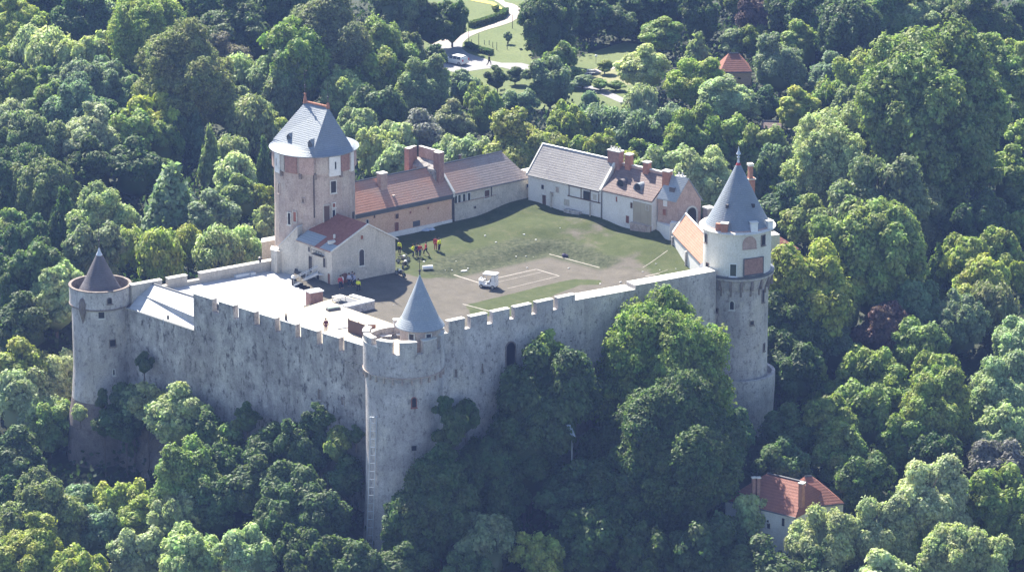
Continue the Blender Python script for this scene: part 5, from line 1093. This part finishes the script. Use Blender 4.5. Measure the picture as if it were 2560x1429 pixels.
gp = grnd(1927, 345); E0p = Vector((gp.x-1.5, gp.y)); house('shed', 'little mauve roof between trees right of the tall cone', E0p, E0p+Vector((3.0, -.4)), gp.z+1.4, 1.3, .8, gp.z, 'white', 'tile_b')
E0p = P2(1924, 640, -2.5); E1p = P2(1998, 624, -2.5); t, *_ = house('cottage', 'low red and slate roofed cottage half hidden behind the right tower', E0p, E1p, -2.5, 2.4, 1.5, -16, 'white', 'tile_r', hip1=1.6)
q = P2(1930, 598, -.5); m = MB(); m.box((q.x, q.y+1, -16), (1.6, 1.6, 16.0), .4); m.build('white_wing', 'white', t)
gp = GP(990, 60); t = thing('domed_hut', (gp.x, gp.y, ZG), 'white dome peeping above trees at the top edge', 'hut'); m = MB(); m.lathe(gp.xy if hasattr(gp, 'xy') else gp, [(1.0, ZG), (1.0, ZG+5.4)], 16); m.build('drum', 'white', t); m = MB(); m.lathe(gp, [(1.05, ZG+5.4), (.98, ZG+5.9), (.6, ZG+6.4), (.01, ZG+6.6)], 16); m.build('dome', 'wpaint', t)
gp = GP(2137, 150); t = thing('white_post', (gp.x, gp.y, ZG), 'slim white post between trees at upper right', 'post'); m = MB(); m.tube([(gp.x, gp.y, ZG), (gp.x, gp.y, ZG+2.0)], .13, 8); m.build('shaft', 'wpaint', t); m = MB(); m.ball((gp.x, gp.y, ZG+2.15), .17, 5); m.build('cap', 'iron', t)
# ---------------------------------------------------------------- trees
TREES = """1600 20 125 115 d|1665 20 115 95 d|1440 20 110 90 g|60 -20 120 80 g|180 -25 120 80 d|300 -30 110 80 g|560 -30 140 80 d|700 -10 130 90 d|1000 -25 120 70 o|1400 -30 150 80 d|1560 -40 140 80 d|1700 -30 140 80 d|1850 -30 140 80 g|2010 -30 140 80 d|2180 -35 140 80 g|2470 30 130 110 d|2540 60 90 120 d|2400 -20 130 80 g|1640 85 60 60 d|45 45 110 100 y|105 45 75 85 y|75 115 95 100 p w|20 145 55 60 y|125 130 115 120 p w|200 25 120 90 d|215 78 60 65 n|262 62 95 120 p|365 65 180 170 y|455 25 90 90 d|205 130 110 85 p|245 122 70 50 o|290 135 90 70 g|470 175 215 235 o|415 115 110 100 n|575 130 115 95 n|490 65 70 60 o|560 45 150 120 d|630 95 90 110 d|598 205 110 135 p w|30 205 75 95 g|68 228 80 105 g|110 200 65 70 g|150 192 70 70 b|215 205 115 100 b|275 185 95 80 b|310 228 90 70 b|200 248 130 105 b|330 165 90 80 d|140 255 100 95 g|270 282 100 60 d|75 278 65 60 b|33 300 90 90 p|390 285 115 95 y|208 325 150 135 p|60 352 145 140 b|310 345 115 125 g|405 352 85 105 g|225 400 120 120 d|340 405 120 120 d|60 412 130 90 d|490 330 50 115 b c|526 390 54 140 b c|445 345 65 110 d|575 395 85 105 p w|430 500 130 170 b c|590 440 95 115 p w|115 470 130 140 o|18 470 70 110 d|160 545 75 140 d c|265 525 135 115 p|230 605 115 90 b|20 560 75 80 g|62 592 95 90 d|105 655 130 110 d|38 700 110 110 d|140 745 125 165 p|60 790 125 125 d|320 630 90 125 y w|400 635 110 125 y w|470 620 75 115 y w|545 620 105 110 p w|610 615 85 100 p w|535 525 110 100 b|600 480 90 90 g|660 415 42 135 d c|648 505 65 90 y|662 560 60 90 p|630 300 120 120 o w|580 270 90 110 o|700 245 95 110 o w|740 120 165 135 g|700 175 130 120 b|830 35 200 110 o|945 108 140 120 g|930 185 112 115 g|1010 60 75 95 o|1078 50 80 80 d|1130 45 80 95 d|1052 200 115 115 b|1020 122 75 80 o|1088 140 50 55 d|852 225 95 95 p|890 325 95 110 p|940 285 110 140 d|832 160 55 80 n|1160 225 90 100 b|1050 315 110 85 n|990 345 95 80 p|1020 268 65 70 o|1130 295 85 90 o|1205 285 105 135 g|950 372 95 100 p|993 405 95 95 p|1140 372 85 70 p|1172 378 105 75 p|700 332 65 75 y|645 335 75 90 g|1370 75 150 180 d|1470 50 115 115 d|1550 62 95 85 d|1405 152 80 95 g|1655 92 115 100 g|1612 178 130 135 p|1745 135 75 95 o c|1735 205 155 120 y|1752 55 95 130 d|1905 40 95 95 r|1832 110 85 75 b|1890 105 95 90 g|1950 160 115 150 b|1375 212 115 130 b|1243 200 58 70 d|1288 188 52 42 d|1290 275 100 100 b|1472 262 60 70 b|1320 335 185 120 y|1415 315 95 100 g|1495 315 95 100 b w|1535 335 85 125 b w|1602 280 75 130 p w|1580 335 95 115 b w|1660 325 95 115 b|1722 328 120 120 g|1828 255 155 140 p|1800 338 105 100 g|1918 262 65 90 d|1480 362 95 65 y|1590 382 70 70 g|1660 412 115 95 p|1765 420 130 100 p|1560 405 75 50 y|1900 378 95 130 g|1960 25 90 95 g|2035 45 120 115 d|2125 60 145 120 d|2205 30 110 90 g|2290 20 115 90 p|2385 40 95 80 d|2320 180 330 230 g|2175 195 125 135 y|2450 175 155 165 g|2535 160 70 110 y|2080 180 95 100 b|2000 95 95 85 g|1995 265 90 95 y|2070 245 95 85 g w|2135 260 95 100 o|2090 345 200 155 p|2225 365 150 150 p|1945 435 90 140 b|2402 405 135 180 p w|2190 465 200 150 o|2530 440 105 150 g|2530 240 85 130 y|2385 285 160 120 d|2490 290 90 130 d|2555 345 60 90 y|2530 520 90 90 d|1905 475 65 150 d|1965 525 115 140 d|2025 545 105 120 g|2180 605 210 200 g|2290 545 130 155 o|2435 550 125 120 d|2028 700 205 190 y|2110 750 110 160 y|1990 810 150 150 d|2345 680 65 120 d c|2405 645 115 115 y|2455 695 110 100 y|2500 620 95 95 g|2548 575 70 95 g|2222 742 85 80 g|2300 755 105 105 b|2165 735 55 80 n|2208 815 110 110 r|2400 810 110 140 b|2480 765 110 120 o w|2545 700 60 95 y|2300 850 110 105 g|2100 860 85 80 b|2170 905 120 90 g|2042 940 66 125 g c|2240 965 115 100 g|2540 860 95 120 p|2335 930 115 100 g|1985 905 110 100 d|2110 965 85 100 g|2155 1020 130 145 g|2055 1055 130 125 g|1975 1075 120 130 d|2105 1115 110 115 g|2330 1005 160 155 g|2262 1085 105 100 g|2500 965 145 160 p|2505 1060 115 100 p|2500 1150 115 95 n|2315 1215 170 140 p|2190 1305 150 130 p|2060 1325 150 120 p|2505 1245 135 150 g|2405 1275 95 120 y|2400 1375 170 130 p|2285 1345 85 90 g|2545 1345 75 120 g|2205 1412 150 80 p|1870 1290 100 115 p|2150 1185 115 100 d|1960 1145 110 85 d|2350 1120 115 90 d|1905 1395 160 110 d|2035 1410 120 85 d|1655 850 290 220 g|1700 1050 320 230 d|1370 960 210 190 d|1372 868 75 75 y|1310 1020 170 120 d|1470 990 90 100 d|1325 1120 160 140 d|1540 1110 165 140 d|1440 1215 160 140 d|1560 1235 190 165 d|1690 1235 170 170 d|1805 1120 150 200 d|1215 1165 165 140 d|1240 1245 130 125 d|1205 1345 150 135 b|1350 1390 115 110 y|1460 1330 155 130 d|1600 1372 155 125 d|1755 1365 160 140 d|1100 1235 170 155 d|1060 1315 130 115 d|1100 1165 110 110 d|620 1050 60 85 d|680 1110 115 110 d|765 1115 115 120 d|798 1038 62 60 d|845 1115 70 100 g|862 1195 90 120 d|735 1225 135 125 d|645 1195 130 120 d|805 1275 130 125 d|620 1375 120 115 p|685 1300 115 110 d|865 1400 140 100 d|765 1385 150 115 d|1015 1395 125 90 d|525 1070 95 105 d|575 1100 90 90 g|335 1005 85 85 b|262 1070 60 100 d|1035 1305 110 110 d|1012 1282 95 105 d|1065 1235 110 100 d|985 1345 70 90 d|925 1412 120 100 d|450 1040 130 170 p|368 995 85 80 p|315 1040 100 110 d|60 1005 130 165 p|140 950 95 135 p|60 900 130 110 y|125 1065 95 125 g|40 1125 120 120 d|470 1165 170 140 g|120 1245 165 120 o|200 1265 95 110 b|300 1245 125 100 y|352 1285 105 100 y|250 1315 115 100 b|440 1275 125 110 p|535 1255 115 110 d|65 1345 155 125 y|142 1345 105 100 o|342 1365 120 95 p|482 1375 150 120 p|200 1402 150 80 y|580 1402 95 90 p|28 1235 80 95 d|20 1412 105 80 y|560 1160 110 100 d|1180 1420 120 70 d|1130 1060 70 60 d|1165 1025 60 50 d"""
BUSH = """360 912 46 66 d|1190 215 40 30 g|1455 203 60 34 b|1500 210 50 30 g|1540 213 50 24 g|1240 24 26 22 g|1270 95 22 30 b|1512 167 46 34 g|1440 187 45 40 g|1432 95 40 40 d|890 1090 40 55 d|300 985 60 60 d|255 1000 34 60 d|200 1035 44 50 p|330 1120 60 60 d|1110 1020 50 60 d"""
CC = dict(y=(.27, .315, .080), g=(.195, .255, .075), d=(.085, .130, .048), p=(.32, .375, .195), o=(.195, .225, .10), b=(.18, .24, .13), n=(.20, .19, .155), r=(.13, .085, .08))
CN = dict(y='yellow green', g='fresh green', d='dark', p='silvery', o='olive', b='bluish', n='greyish', r='purplish')

def crown_proto(name, kind, seed, lobes, clumps, leaf, per=7):
    """crown of unit half width; leaf = leaf size in crown units"""
    rg = np.random.default_rng(seed); V = []; T = []; Fc = []
    def lobe_list():
        L = []
        if kind == 'c':
            for i in range(lobes):
                h = (i+.5)/lobes; r = (1-h)**.85; n_ = max(1, int(7*r)+1)
                for k in range(n_):
                    a = rg.uniform(0, 6.283); L.append((r*.72*math.cos(a), r*.72*math.sin(a), -1+2*h-.05, .30*(r+.12)+.03))
            L.append((0, 0, .97, .07))
        elif kind == 'w':
            for i in range(lobes):
                u = rg.uniform(-.8, .98); a = i*2.399+rg.uniform(-.5, .5); q = math.sqrt(max(0.02, 1-abs(u)**2.6)); r = q*rg.uniform(.55, .82); L.append((r*math.cos(a), r*math.sin(a), u*.86, rg.uniform(.14, .26)))
        else:
            big = [(0, 0, -.1, .62)]; nb_ = 8+seed % 4
            for k in range(nb_):
                a = k*2.399+rg.uniform(-.6, .6); e = rg.uniform(-.5, 1.0) if k else 1.3; q = rg.uniform(.42, .62)
                sx = rg.uniform(.75, 1.3); big.append((q*sx*math.cos(a)*math.cos(e), q*sx*math.sin(a)*math.cos(e), q*math.sin(e)*rg.uniform(.85, 1.3), rg.uniform(.22, .44)))
            for i in range(lobes):
                bx, by, bz, br = big[i % len(big)]; u = rg.uniform(-.7, 1); a = rg.uniform(0, 6.283); q = math.sqrt(1-u*u); r = br*rg.uniform(.8, 1.25)
                L.append((bx+r*q*math.cos(a), by+r*q*math.sin(a), bz+r*u, rg.uniform(.07, .20)))
        return np.array(L)
    L = lobe_list()
    if kind == 'r': cs = np.array([(0, 0, 0)]); 
    P = []; Nn = []; tone = []
    tot = int(clumps)
    w = L[:, 3]**2; idx = rg.choice(len(L), tot, p=w/w.sum())
    d = rg.normal(size=(tot, 3)); d[:, 2] = d[:, 2]*.9+.25; d /= np.linalg.norm(d, axis=1)[:, None]
    if kind == 'w': d[:, 2] *= .8
    c = L[idx, :3]+d*L[idx, 3:4]*rg.uniform(.72, 1.25, (tot, 1))
    # drop clumps buried in other lobes
    keep = np.ones(tot, bool)
    for x, y, z, r in L:
        keep &= ((c-np.array([x, y, z]))**2).sum(1) > (r*.72)**2
    c = c[keep]; d = d[keep]; idx = idx[keep]; ct = rg.uniform(0, 1, len(L))[idx]*.4+rg.uniform(0, 1, len(c))*.4
    n = len(c)*per; ci = np.repeat(np.arange(len(c)), per)
    off = rg.normal(size=(n, 3)); off /= np.linalg.norm(off, axis=1)[:, None]; off[:, 2] = np.abs(off[:, 2])*.8+off[:, 2]*.2
    cr = leaf*1.9; st_ = np.array([1, 1, 1.0 if kind != 'w' else 1.9])
    pos = c[ci]+off*cr*rg.uniform(.5, 1.1, (n, 1))*st_
    nor = off*.75+d[ci]*.8+rg.normal(size=(n, 3))*.6+np.array([0, 0, .45]); nor /= np.linalg.norm(nor, axis=1)[:, None]
    ref = rg.normal(size=(n, 3))
    if kind == 'w': ref = ref*.35+np.array([0, 0, -1.0])
    t1 = np.cross(nor, ref); t1 /= np.linalg.norm(t1, axis=1)[:, None]; t2 = np.cross(nor, t1)
    s = leaf*rg.uniform(.6, 1.15, (n, 1)); asp = (.42 if kind == 'w' else .62)
    q = np.stack([pos-t2*s, pos+t1*s*asp+nor*s*.12, pos+t2*s, pos-t1*s*asp+nor*s*.12], 1).reshape(-1, 3)
    tv = np.repeat(np.clip(ct[ci]+rg.uniform(-.1, .4, n), 0, 1), 4)
    nf = n; faces = np.arange(nf*4).reshape(-1, 4)
    # inner masses so the crown is not see-through
    ico_v, ico_f = ICO
    cv = []; cf = []; k0 = nf*4
    for x, y, z, r in L[:: (1 if kind != 'r' else 1)]:
        vv = ico_v*(r*.72)*(1+rg.uniform(-.12, .12, (len(ico_v), 1)))+np.array([x, y, z]); cf.append(ico_f+k0); k0 += len(vv); cv.append(vv)
    if kind == 'r':
        for x, y, z, r in ((0, 0, -.12, .68),):
            vv = ico_v*r+np.array([x, y, z]); cf.append(ico_f+k0); k0 += len(vv); cv.append(vv)
    allv = np.concatenate([q]+cv); hx = np.percentile(np.hypot(allv[:, 0], allv[:, 1]), 98.5); hz = np.percentile(allv[:, 2], 99.8)
    if kind != 'c': allv = allv/np.array([hx, hx, hz])
    tf = np.concatenate(cf)
    loops = np.concatenate([faces.ravel(), tf.ravel()]); starts = np.concatenate([np.arange(nf)*4, nf*4+np.arange(len(tf))*3]); tots = np.concatenate([np.full(nf, 4), np.full(len(tf), 3)])
    me = bpy.data.meshes.new(name); me.vertices.add(len(allv)); me.vertices.foreach_set('co', allv.ravel().astype(np.float32))
    me.loops.add(len(loops)); me.loops.foreach_set('vertex_index', loops.astype(np.int32)); me.polygons.add(len(starts)); me.polygons.foreach_set('loop_start', starts.astype(np.int32)); me.polygons.foreach_set('loop_total', tots.astype(np.int32))
    A = me.attributes.new('tone', 'FLOAT', 'POINT'); A.data.foreach_set('value', np.concatenate([tv, np.full(len(allv)-nf*4, .3)]).astype(np.float32))
    me.update(calc_edges=True); me.validate(); me.materials.append(M['leaf']); return me
bm = bmesh.new(); bmesh.ops.create_icosphere(bm, subdivisions=1, radius=1); bm.verts.ensure_lookup_table()
ICO = (np.array([v.co[:] for v in bm.verts]), np.array([[v.index for v in f.verts] for f in bm.faces])); bm.free()
# leaf size is kept near .22 m: small crowns get relatively bigger leaves
CROWN = {}
for sz, rad, lob, cl in (('s', 2.3, 44, 1500), ('m', 3.6, 80, 3200), ('l', 5.6, 150, 7600), ('x', 9.5, 330, 20000)):
    CROWN['r'+sz] = [crown_proto('crown', 'r', 10+k+int(rad*10), lob, int(cl*1.35), .25/rad, 8) for k in range({'s': 3, 'm': 4, 'l': 3, 'x': 2}[sz])]
CROWN['c'] = [crown_proto('crown', 'c', 60+k, 16, 2000, .28/2.2) for k in range(2)]
CROWN['w'] = [crown_proto('crown', 'w', 80+k, 46, 2200, .34/2.9) for k in range(3)]
print('crown faces', {k: [len(m.polygons) for m in v] for k, v in CROWN.items()})
def trunk_mesh(seed):
    rg = random.Random(seed); m = MB(); m.tube([(0, 0, 0), (.01, .01, .35), (-.01, .015, .7)], (.035, .026), 8); m.tube([(-.01, .015, .7), (.01, .0, .95)], (.022, .008), 6)
    for k in range(6):
        a = k*1.05+rg.random(); z = .38+.07*k; m.tube([(0, 0, z), (.11*math.cos(a), .11*math.sin(a), z+.13)], (.014, .009), 5); m.tube([(.11*math.cos(a), .11*math.sin(a), z+.13), (.17*math.cos(a+.3), .17*math.sin(a+.3), z+.26)], (.009, .004), 5)
    me = bpy.data.meshes.new('trunk'); me.from_pydata(m.v, [], m.f); me.materials.append(M['bark']); return me
TRUNK = [trunk_mesh(k) for k in range(3)]
rg = random.Random(5)
SHP = dict(r='rounded', c='conical', w='feathery')
LM = [('the keep roof', 789, 330), ('the slim left tower', 250, 760), ('the centre tower foot', 1009, 1200), ('the right tower shaft', 1842, 850), ('the tall right cone', 1842, 480),
      ('the white car', 1140, 150), ('the grey tiled range', 1420, 420), ('the lower right house', 1960, 1270), ('the red pavilion', 1840, 165), ('the left battlements', 700, 850), ('the right battlements', 1300, 800), ('the solar lamp', 1427, 1085),
      ('the top left corner', 0, 0), ('the bottom left corner', 0, 1429), ('the bottom right corner', 2560, 1429), ('the top right corner', 2560, 0), ('the biggest yellow green crown', 2320, 175), ('the black cypress', 660, 415),
      ('the brick ruin', 1058, 400), ('the sign pole', 1350, 140), ('the purplish bush', 2208, 815), ('the tower with the rusty rim', 250, 1100), ('the white dome', 990, 12), ('the twin pointed conifers', 508, 360), ('the reddish top tree', 1905, 40), ('the long ladder', 940, 1250), ('the white post', 2137, 140), ('the middle of the right edge', 2560, 715), ('the middle of the left edge', 0, 715), ('the middle of the bottom edge', 1280, 1429)]
def where(px, py):
    n_, x, y = min(LM, key=lambda a: (a[1]-px)**2+(a[2]-py)**2)
    dx, dy = px-x, py-y; D = math.hypot(dx, dy)
    if abs(dx) > abs(dy)*2: s = 'left of ' if dx < 0 else 'right of '
    elif abs(dy) > abs(dx)*2: s = 'above ' if dy < 0 else 'below '
    else: s = ('above left of ' if dx < 0 else 'above right of ') if dy < 0 else ('below left of ' if dx < 0 else 'below right of ')
    return ('just ' if D < 110 else '' if D < 210 else 'well ')+s+n_
used = []
def wallgap(p):
    """distance of a point outside the two front wall lines (positive = outside)"""
    a = -(p-WLL).dot(Vector((-d_.y, d_.x))); b = -(p-WR0).dot(Vector((-dr.y, dr.x)))
    return max(a, b)
def plant(spec, bush=False):
    f = spec.split(); px, py, w, h = map(float, f[:4]); col = f[4]; kind = f[5] if len(f) > 5 else 'r'
    near = 170 < px < 1960 and py > 700; park = 1130 < px < 1900 and py < 300
    top = py-h/2
    if not bush: k_ = (1.18 if near else 1.0 if park else 1.3) if kind == 'r' else 1.15; w *= k_; h *= 1+(k_-1)*.5
    s = 19.0; base = None; H0_ = None
    for _ in range(60):
        r = w/2/s; b = h/2/s/.956
        if not bush: b = max(b, (.9 if park else 1.22 if kind == 'r' else 1.3)*r)
        cy = top+math.sqrt((b*.956)**2+(r*.292)**2)*s
        tr = 0.0 if bush else -.06*b
        if kind == 'c': tr = .3
        hc = tr+b
        q = at(px, cy, (base.z if base else -12)+hc); gz = g(q.x, q.y)
        nb_ = Vector((q.x, q.y, gz)); base = nb_ if base is None else base.lerp(nb_, .5); s = proj((q.x, q.y, gz+hc))[2]
    q = at(px, cy, base.z+hc); base = Vector((q.x, q.y, g(q.x, q.y)))
    if 170 < px < 1960 and py > 700:
        m_ = r*.75+.6; y = q.y; dv = ray(px, cy)
        for _ in range(400):
            k_ = (y-CAMP.y)/dv.y; q = CAMP+dv*k_; gap = wallgap(Vector((q.x, q.y)))
            gap = min(gap, (Vector((q.x, q.y))-RT).length-5.2, (Vector((q.x, q.y))-F).length-4.9, (Vector((q.x, q.y))-LT).length-5.0)
            if gap > m_: break
            y -= .25
        base = Vector((q.x, q.y, g(q.x, q.y))); hc = q.z-base.z
        if bush: base.z = q.z-b; hc = b
        elif hc > b*1.1: tz = hc+b; b = min(tz*.53, 1.3*w/2/s); hc = tz-b
    r = w/2/s; H = hc+b
    sz = 's' if r < 2.8 else 'm' if r < 4.5 else 'l' if r < 7.2 else 'x'
    key = 'r'+sz if kind == 'r' else kind
    size = 'huge' if r > 7.2 else 'large' if r > 4.8 else 'medium' if r > 3.3 else 'small'
    nm = 'shrub' if bush else {'c': 'conifer', 'w': 'willow', 'r': 'broadleaf_tree'}[kind]
    lab = f"{size} {CN[col]} {SHP[kind]} {'shrub' if bush else 'tree'} {where(px, py)}"
    t = thing(nm, base, lab, 'shrub' if bush else 'tree', 'shrubs' if bush else 'trees of the wooded hill'); used.append((t, lab, px, py, col, bush))
    c = CC[col]; k = rg.uniform(.86, 1.14); c = (c[0]*k*rg.uniform(.92, 1.08), c[1]*k, c[2]*k*rg.uniform(.85, 1.15))
    o = bpy.data.objects.new('crown', rg.choice(CROWN[key])); COL.objects.link(o); o.parent = t; o.location = (0, 0, hc); o.scale = (r, r, b); o.rotation_euler = (0, 0, rg.uniform(0, 6.28)); o.color = rgba(c)
    o = bpy.data.objects.new('stem' if bush else 'trunk', TRUNK[rg.randrange(3)]); COL.objects.link(o); o.parent = t; o.scale = (max(r, 2)*1.6,)*2+(H*.9,); o.rotation_euler = (0, 0, rg.uniform(0, 6)); o.location = (0, 0, -.5)
    if bush and hc > b+.8: o.scale = (1.2, 1.2, hc)
    return t
def relabel():
    by = {}
    for u in used: by.setdefault(u[1], []).append(u)
    ords = ['leftmost', 'second from left', 'third from left', 'fourth from left', 'fifth from left', 'sixth from left']
    for lab, us in by.items():
        if len(us) < 2: continue
        xs_ = [u[2] for u in us]; ys_ = [u[3] for u in us]
        if len(us) == 2 and abs(ys_[0]-ys_[1]) > abs(xs_[0]-xs_[1]):
            us.sort(key=lambda u: u[3])
            for u, wd in zip(us, ('upper', 'lower')): u[0]['label'] = wd+' '+lab
        elif len(us) == 2:
            us.sort(key=lambda u: u[2])
            for u, wd in zip(us, ('left hand', 'right hand')): u[0]['label'] = wd+' '+lab
        else:
            us.sort(key=lambda u: u[2])
            for i, u in enumerate(us): u[0]['label'] = (ords[i] if i < len(us)-1 else 'rightmost')+' '+lab
for sp__ in TREES.split('|'): plant(sp__)
for sp__ in BUSH.split('|'): plant(sp__, True)
relabel()
# clipped hedges in the park
def hedge(pts, w, h, lab):
    P = [GP(*q) for q in pts]; t = thing('hedge', (P[0].x, P[0].y, ZG), lab, 'hedge', 'clipped hedges in the park'); V = []; rgn = np.random.default_rng(3)
    m = MB(); leaf = .2
    for a, b in zip(P[:-1], P[1:]):
        L = (b-a).length; d = (b-a)/max(L, .01); n = Vector((-d.y, d.x)); m.prism([a-n*w*.42, b-n*w*.42, b+n*w*.42, a+n*w*.42], ZG, ZG+h*.9)
        for k in range(int(L*90)):
            u = rgn.uniform(0, L); v = rgn.uniform(-1, 1); z = rgn.uniform(0, 1)
            if rgn.random() < .5: v = -1 if v < 0 else 1
            else: z = 1
            c = Vector((*(a+d*u+n*v*w/2), ZG+h*z)); e1 = Vector(rgn.normal(size=3)).normalized()*leaf; e2 = e1.orthogonal().normalized()*leaf*.7; m.face([c-e1, c+e2, c+e1, c-e2])
    o = m.build('foliage', 'leaf', t); o.color = rgba(CC['d']); A = o.data.attributes.new('tone', 'FLOAT', 'POINT'); A.data.foreach_set('value', list(rgn.uniform(.2, .9, len(o.data.vertices))))
hedge([(1168, 117), (1180, 124), (1200, 131), (1229, 138)], 1.0, .8, 'straight clipped hedge on lawn left of the park road')
hedge([(1175, 70), (1200, 64), (1230, 55), (1255, 45), (1265, 34)], .9, 1.0, 'curved clipped hedge following inner edge of gravel drive')
# undergrowth covering the forest floor
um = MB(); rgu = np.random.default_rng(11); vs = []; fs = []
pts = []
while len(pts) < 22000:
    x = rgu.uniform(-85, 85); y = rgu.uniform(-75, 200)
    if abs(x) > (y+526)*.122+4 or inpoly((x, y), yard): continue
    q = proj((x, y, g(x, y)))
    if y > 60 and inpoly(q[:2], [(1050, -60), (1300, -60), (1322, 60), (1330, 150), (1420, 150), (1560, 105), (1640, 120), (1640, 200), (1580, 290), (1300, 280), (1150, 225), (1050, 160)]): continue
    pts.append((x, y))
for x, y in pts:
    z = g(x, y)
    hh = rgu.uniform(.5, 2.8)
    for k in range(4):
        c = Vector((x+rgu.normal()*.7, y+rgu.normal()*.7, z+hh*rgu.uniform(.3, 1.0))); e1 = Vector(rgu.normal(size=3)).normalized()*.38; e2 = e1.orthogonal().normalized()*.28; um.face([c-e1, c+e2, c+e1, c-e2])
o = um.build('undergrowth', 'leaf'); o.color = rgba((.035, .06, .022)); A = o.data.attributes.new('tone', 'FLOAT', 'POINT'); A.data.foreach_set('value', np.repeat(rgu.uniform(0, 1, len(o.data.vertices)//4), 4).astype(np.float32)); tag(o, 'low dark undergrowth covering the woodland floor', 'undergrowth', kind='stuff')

# ---------------------------------------------------------------- haze
hz = MB(); hz.prism([(-3600, -2600), (3600, -2600), (3600, 5600), (-3600, 5600)], -760, CAMP.z+25)
mh = bpy.data.materials.new('haze'); mh.use_nodes = True; mh.node_tree.nodes.clear(); pv = mh.node_tree.nodes.new('ShaderNodeVolumePrincipled'); oo = mh.node_tree.nodes.new('ShaderNodeOutputMaterial')
pv.inputs['Color'].default_value = (.30, .46, 1.0, 1); pv.inputs['Density'].default_value = .00009; pv.inputs['Anisotropy'].default_value = .2
mh.node_tree.links.new(pv.outputs[0], oo.inputs['Volume'])
o = hz.build('haze', mh); tag(o, kind='stuff')
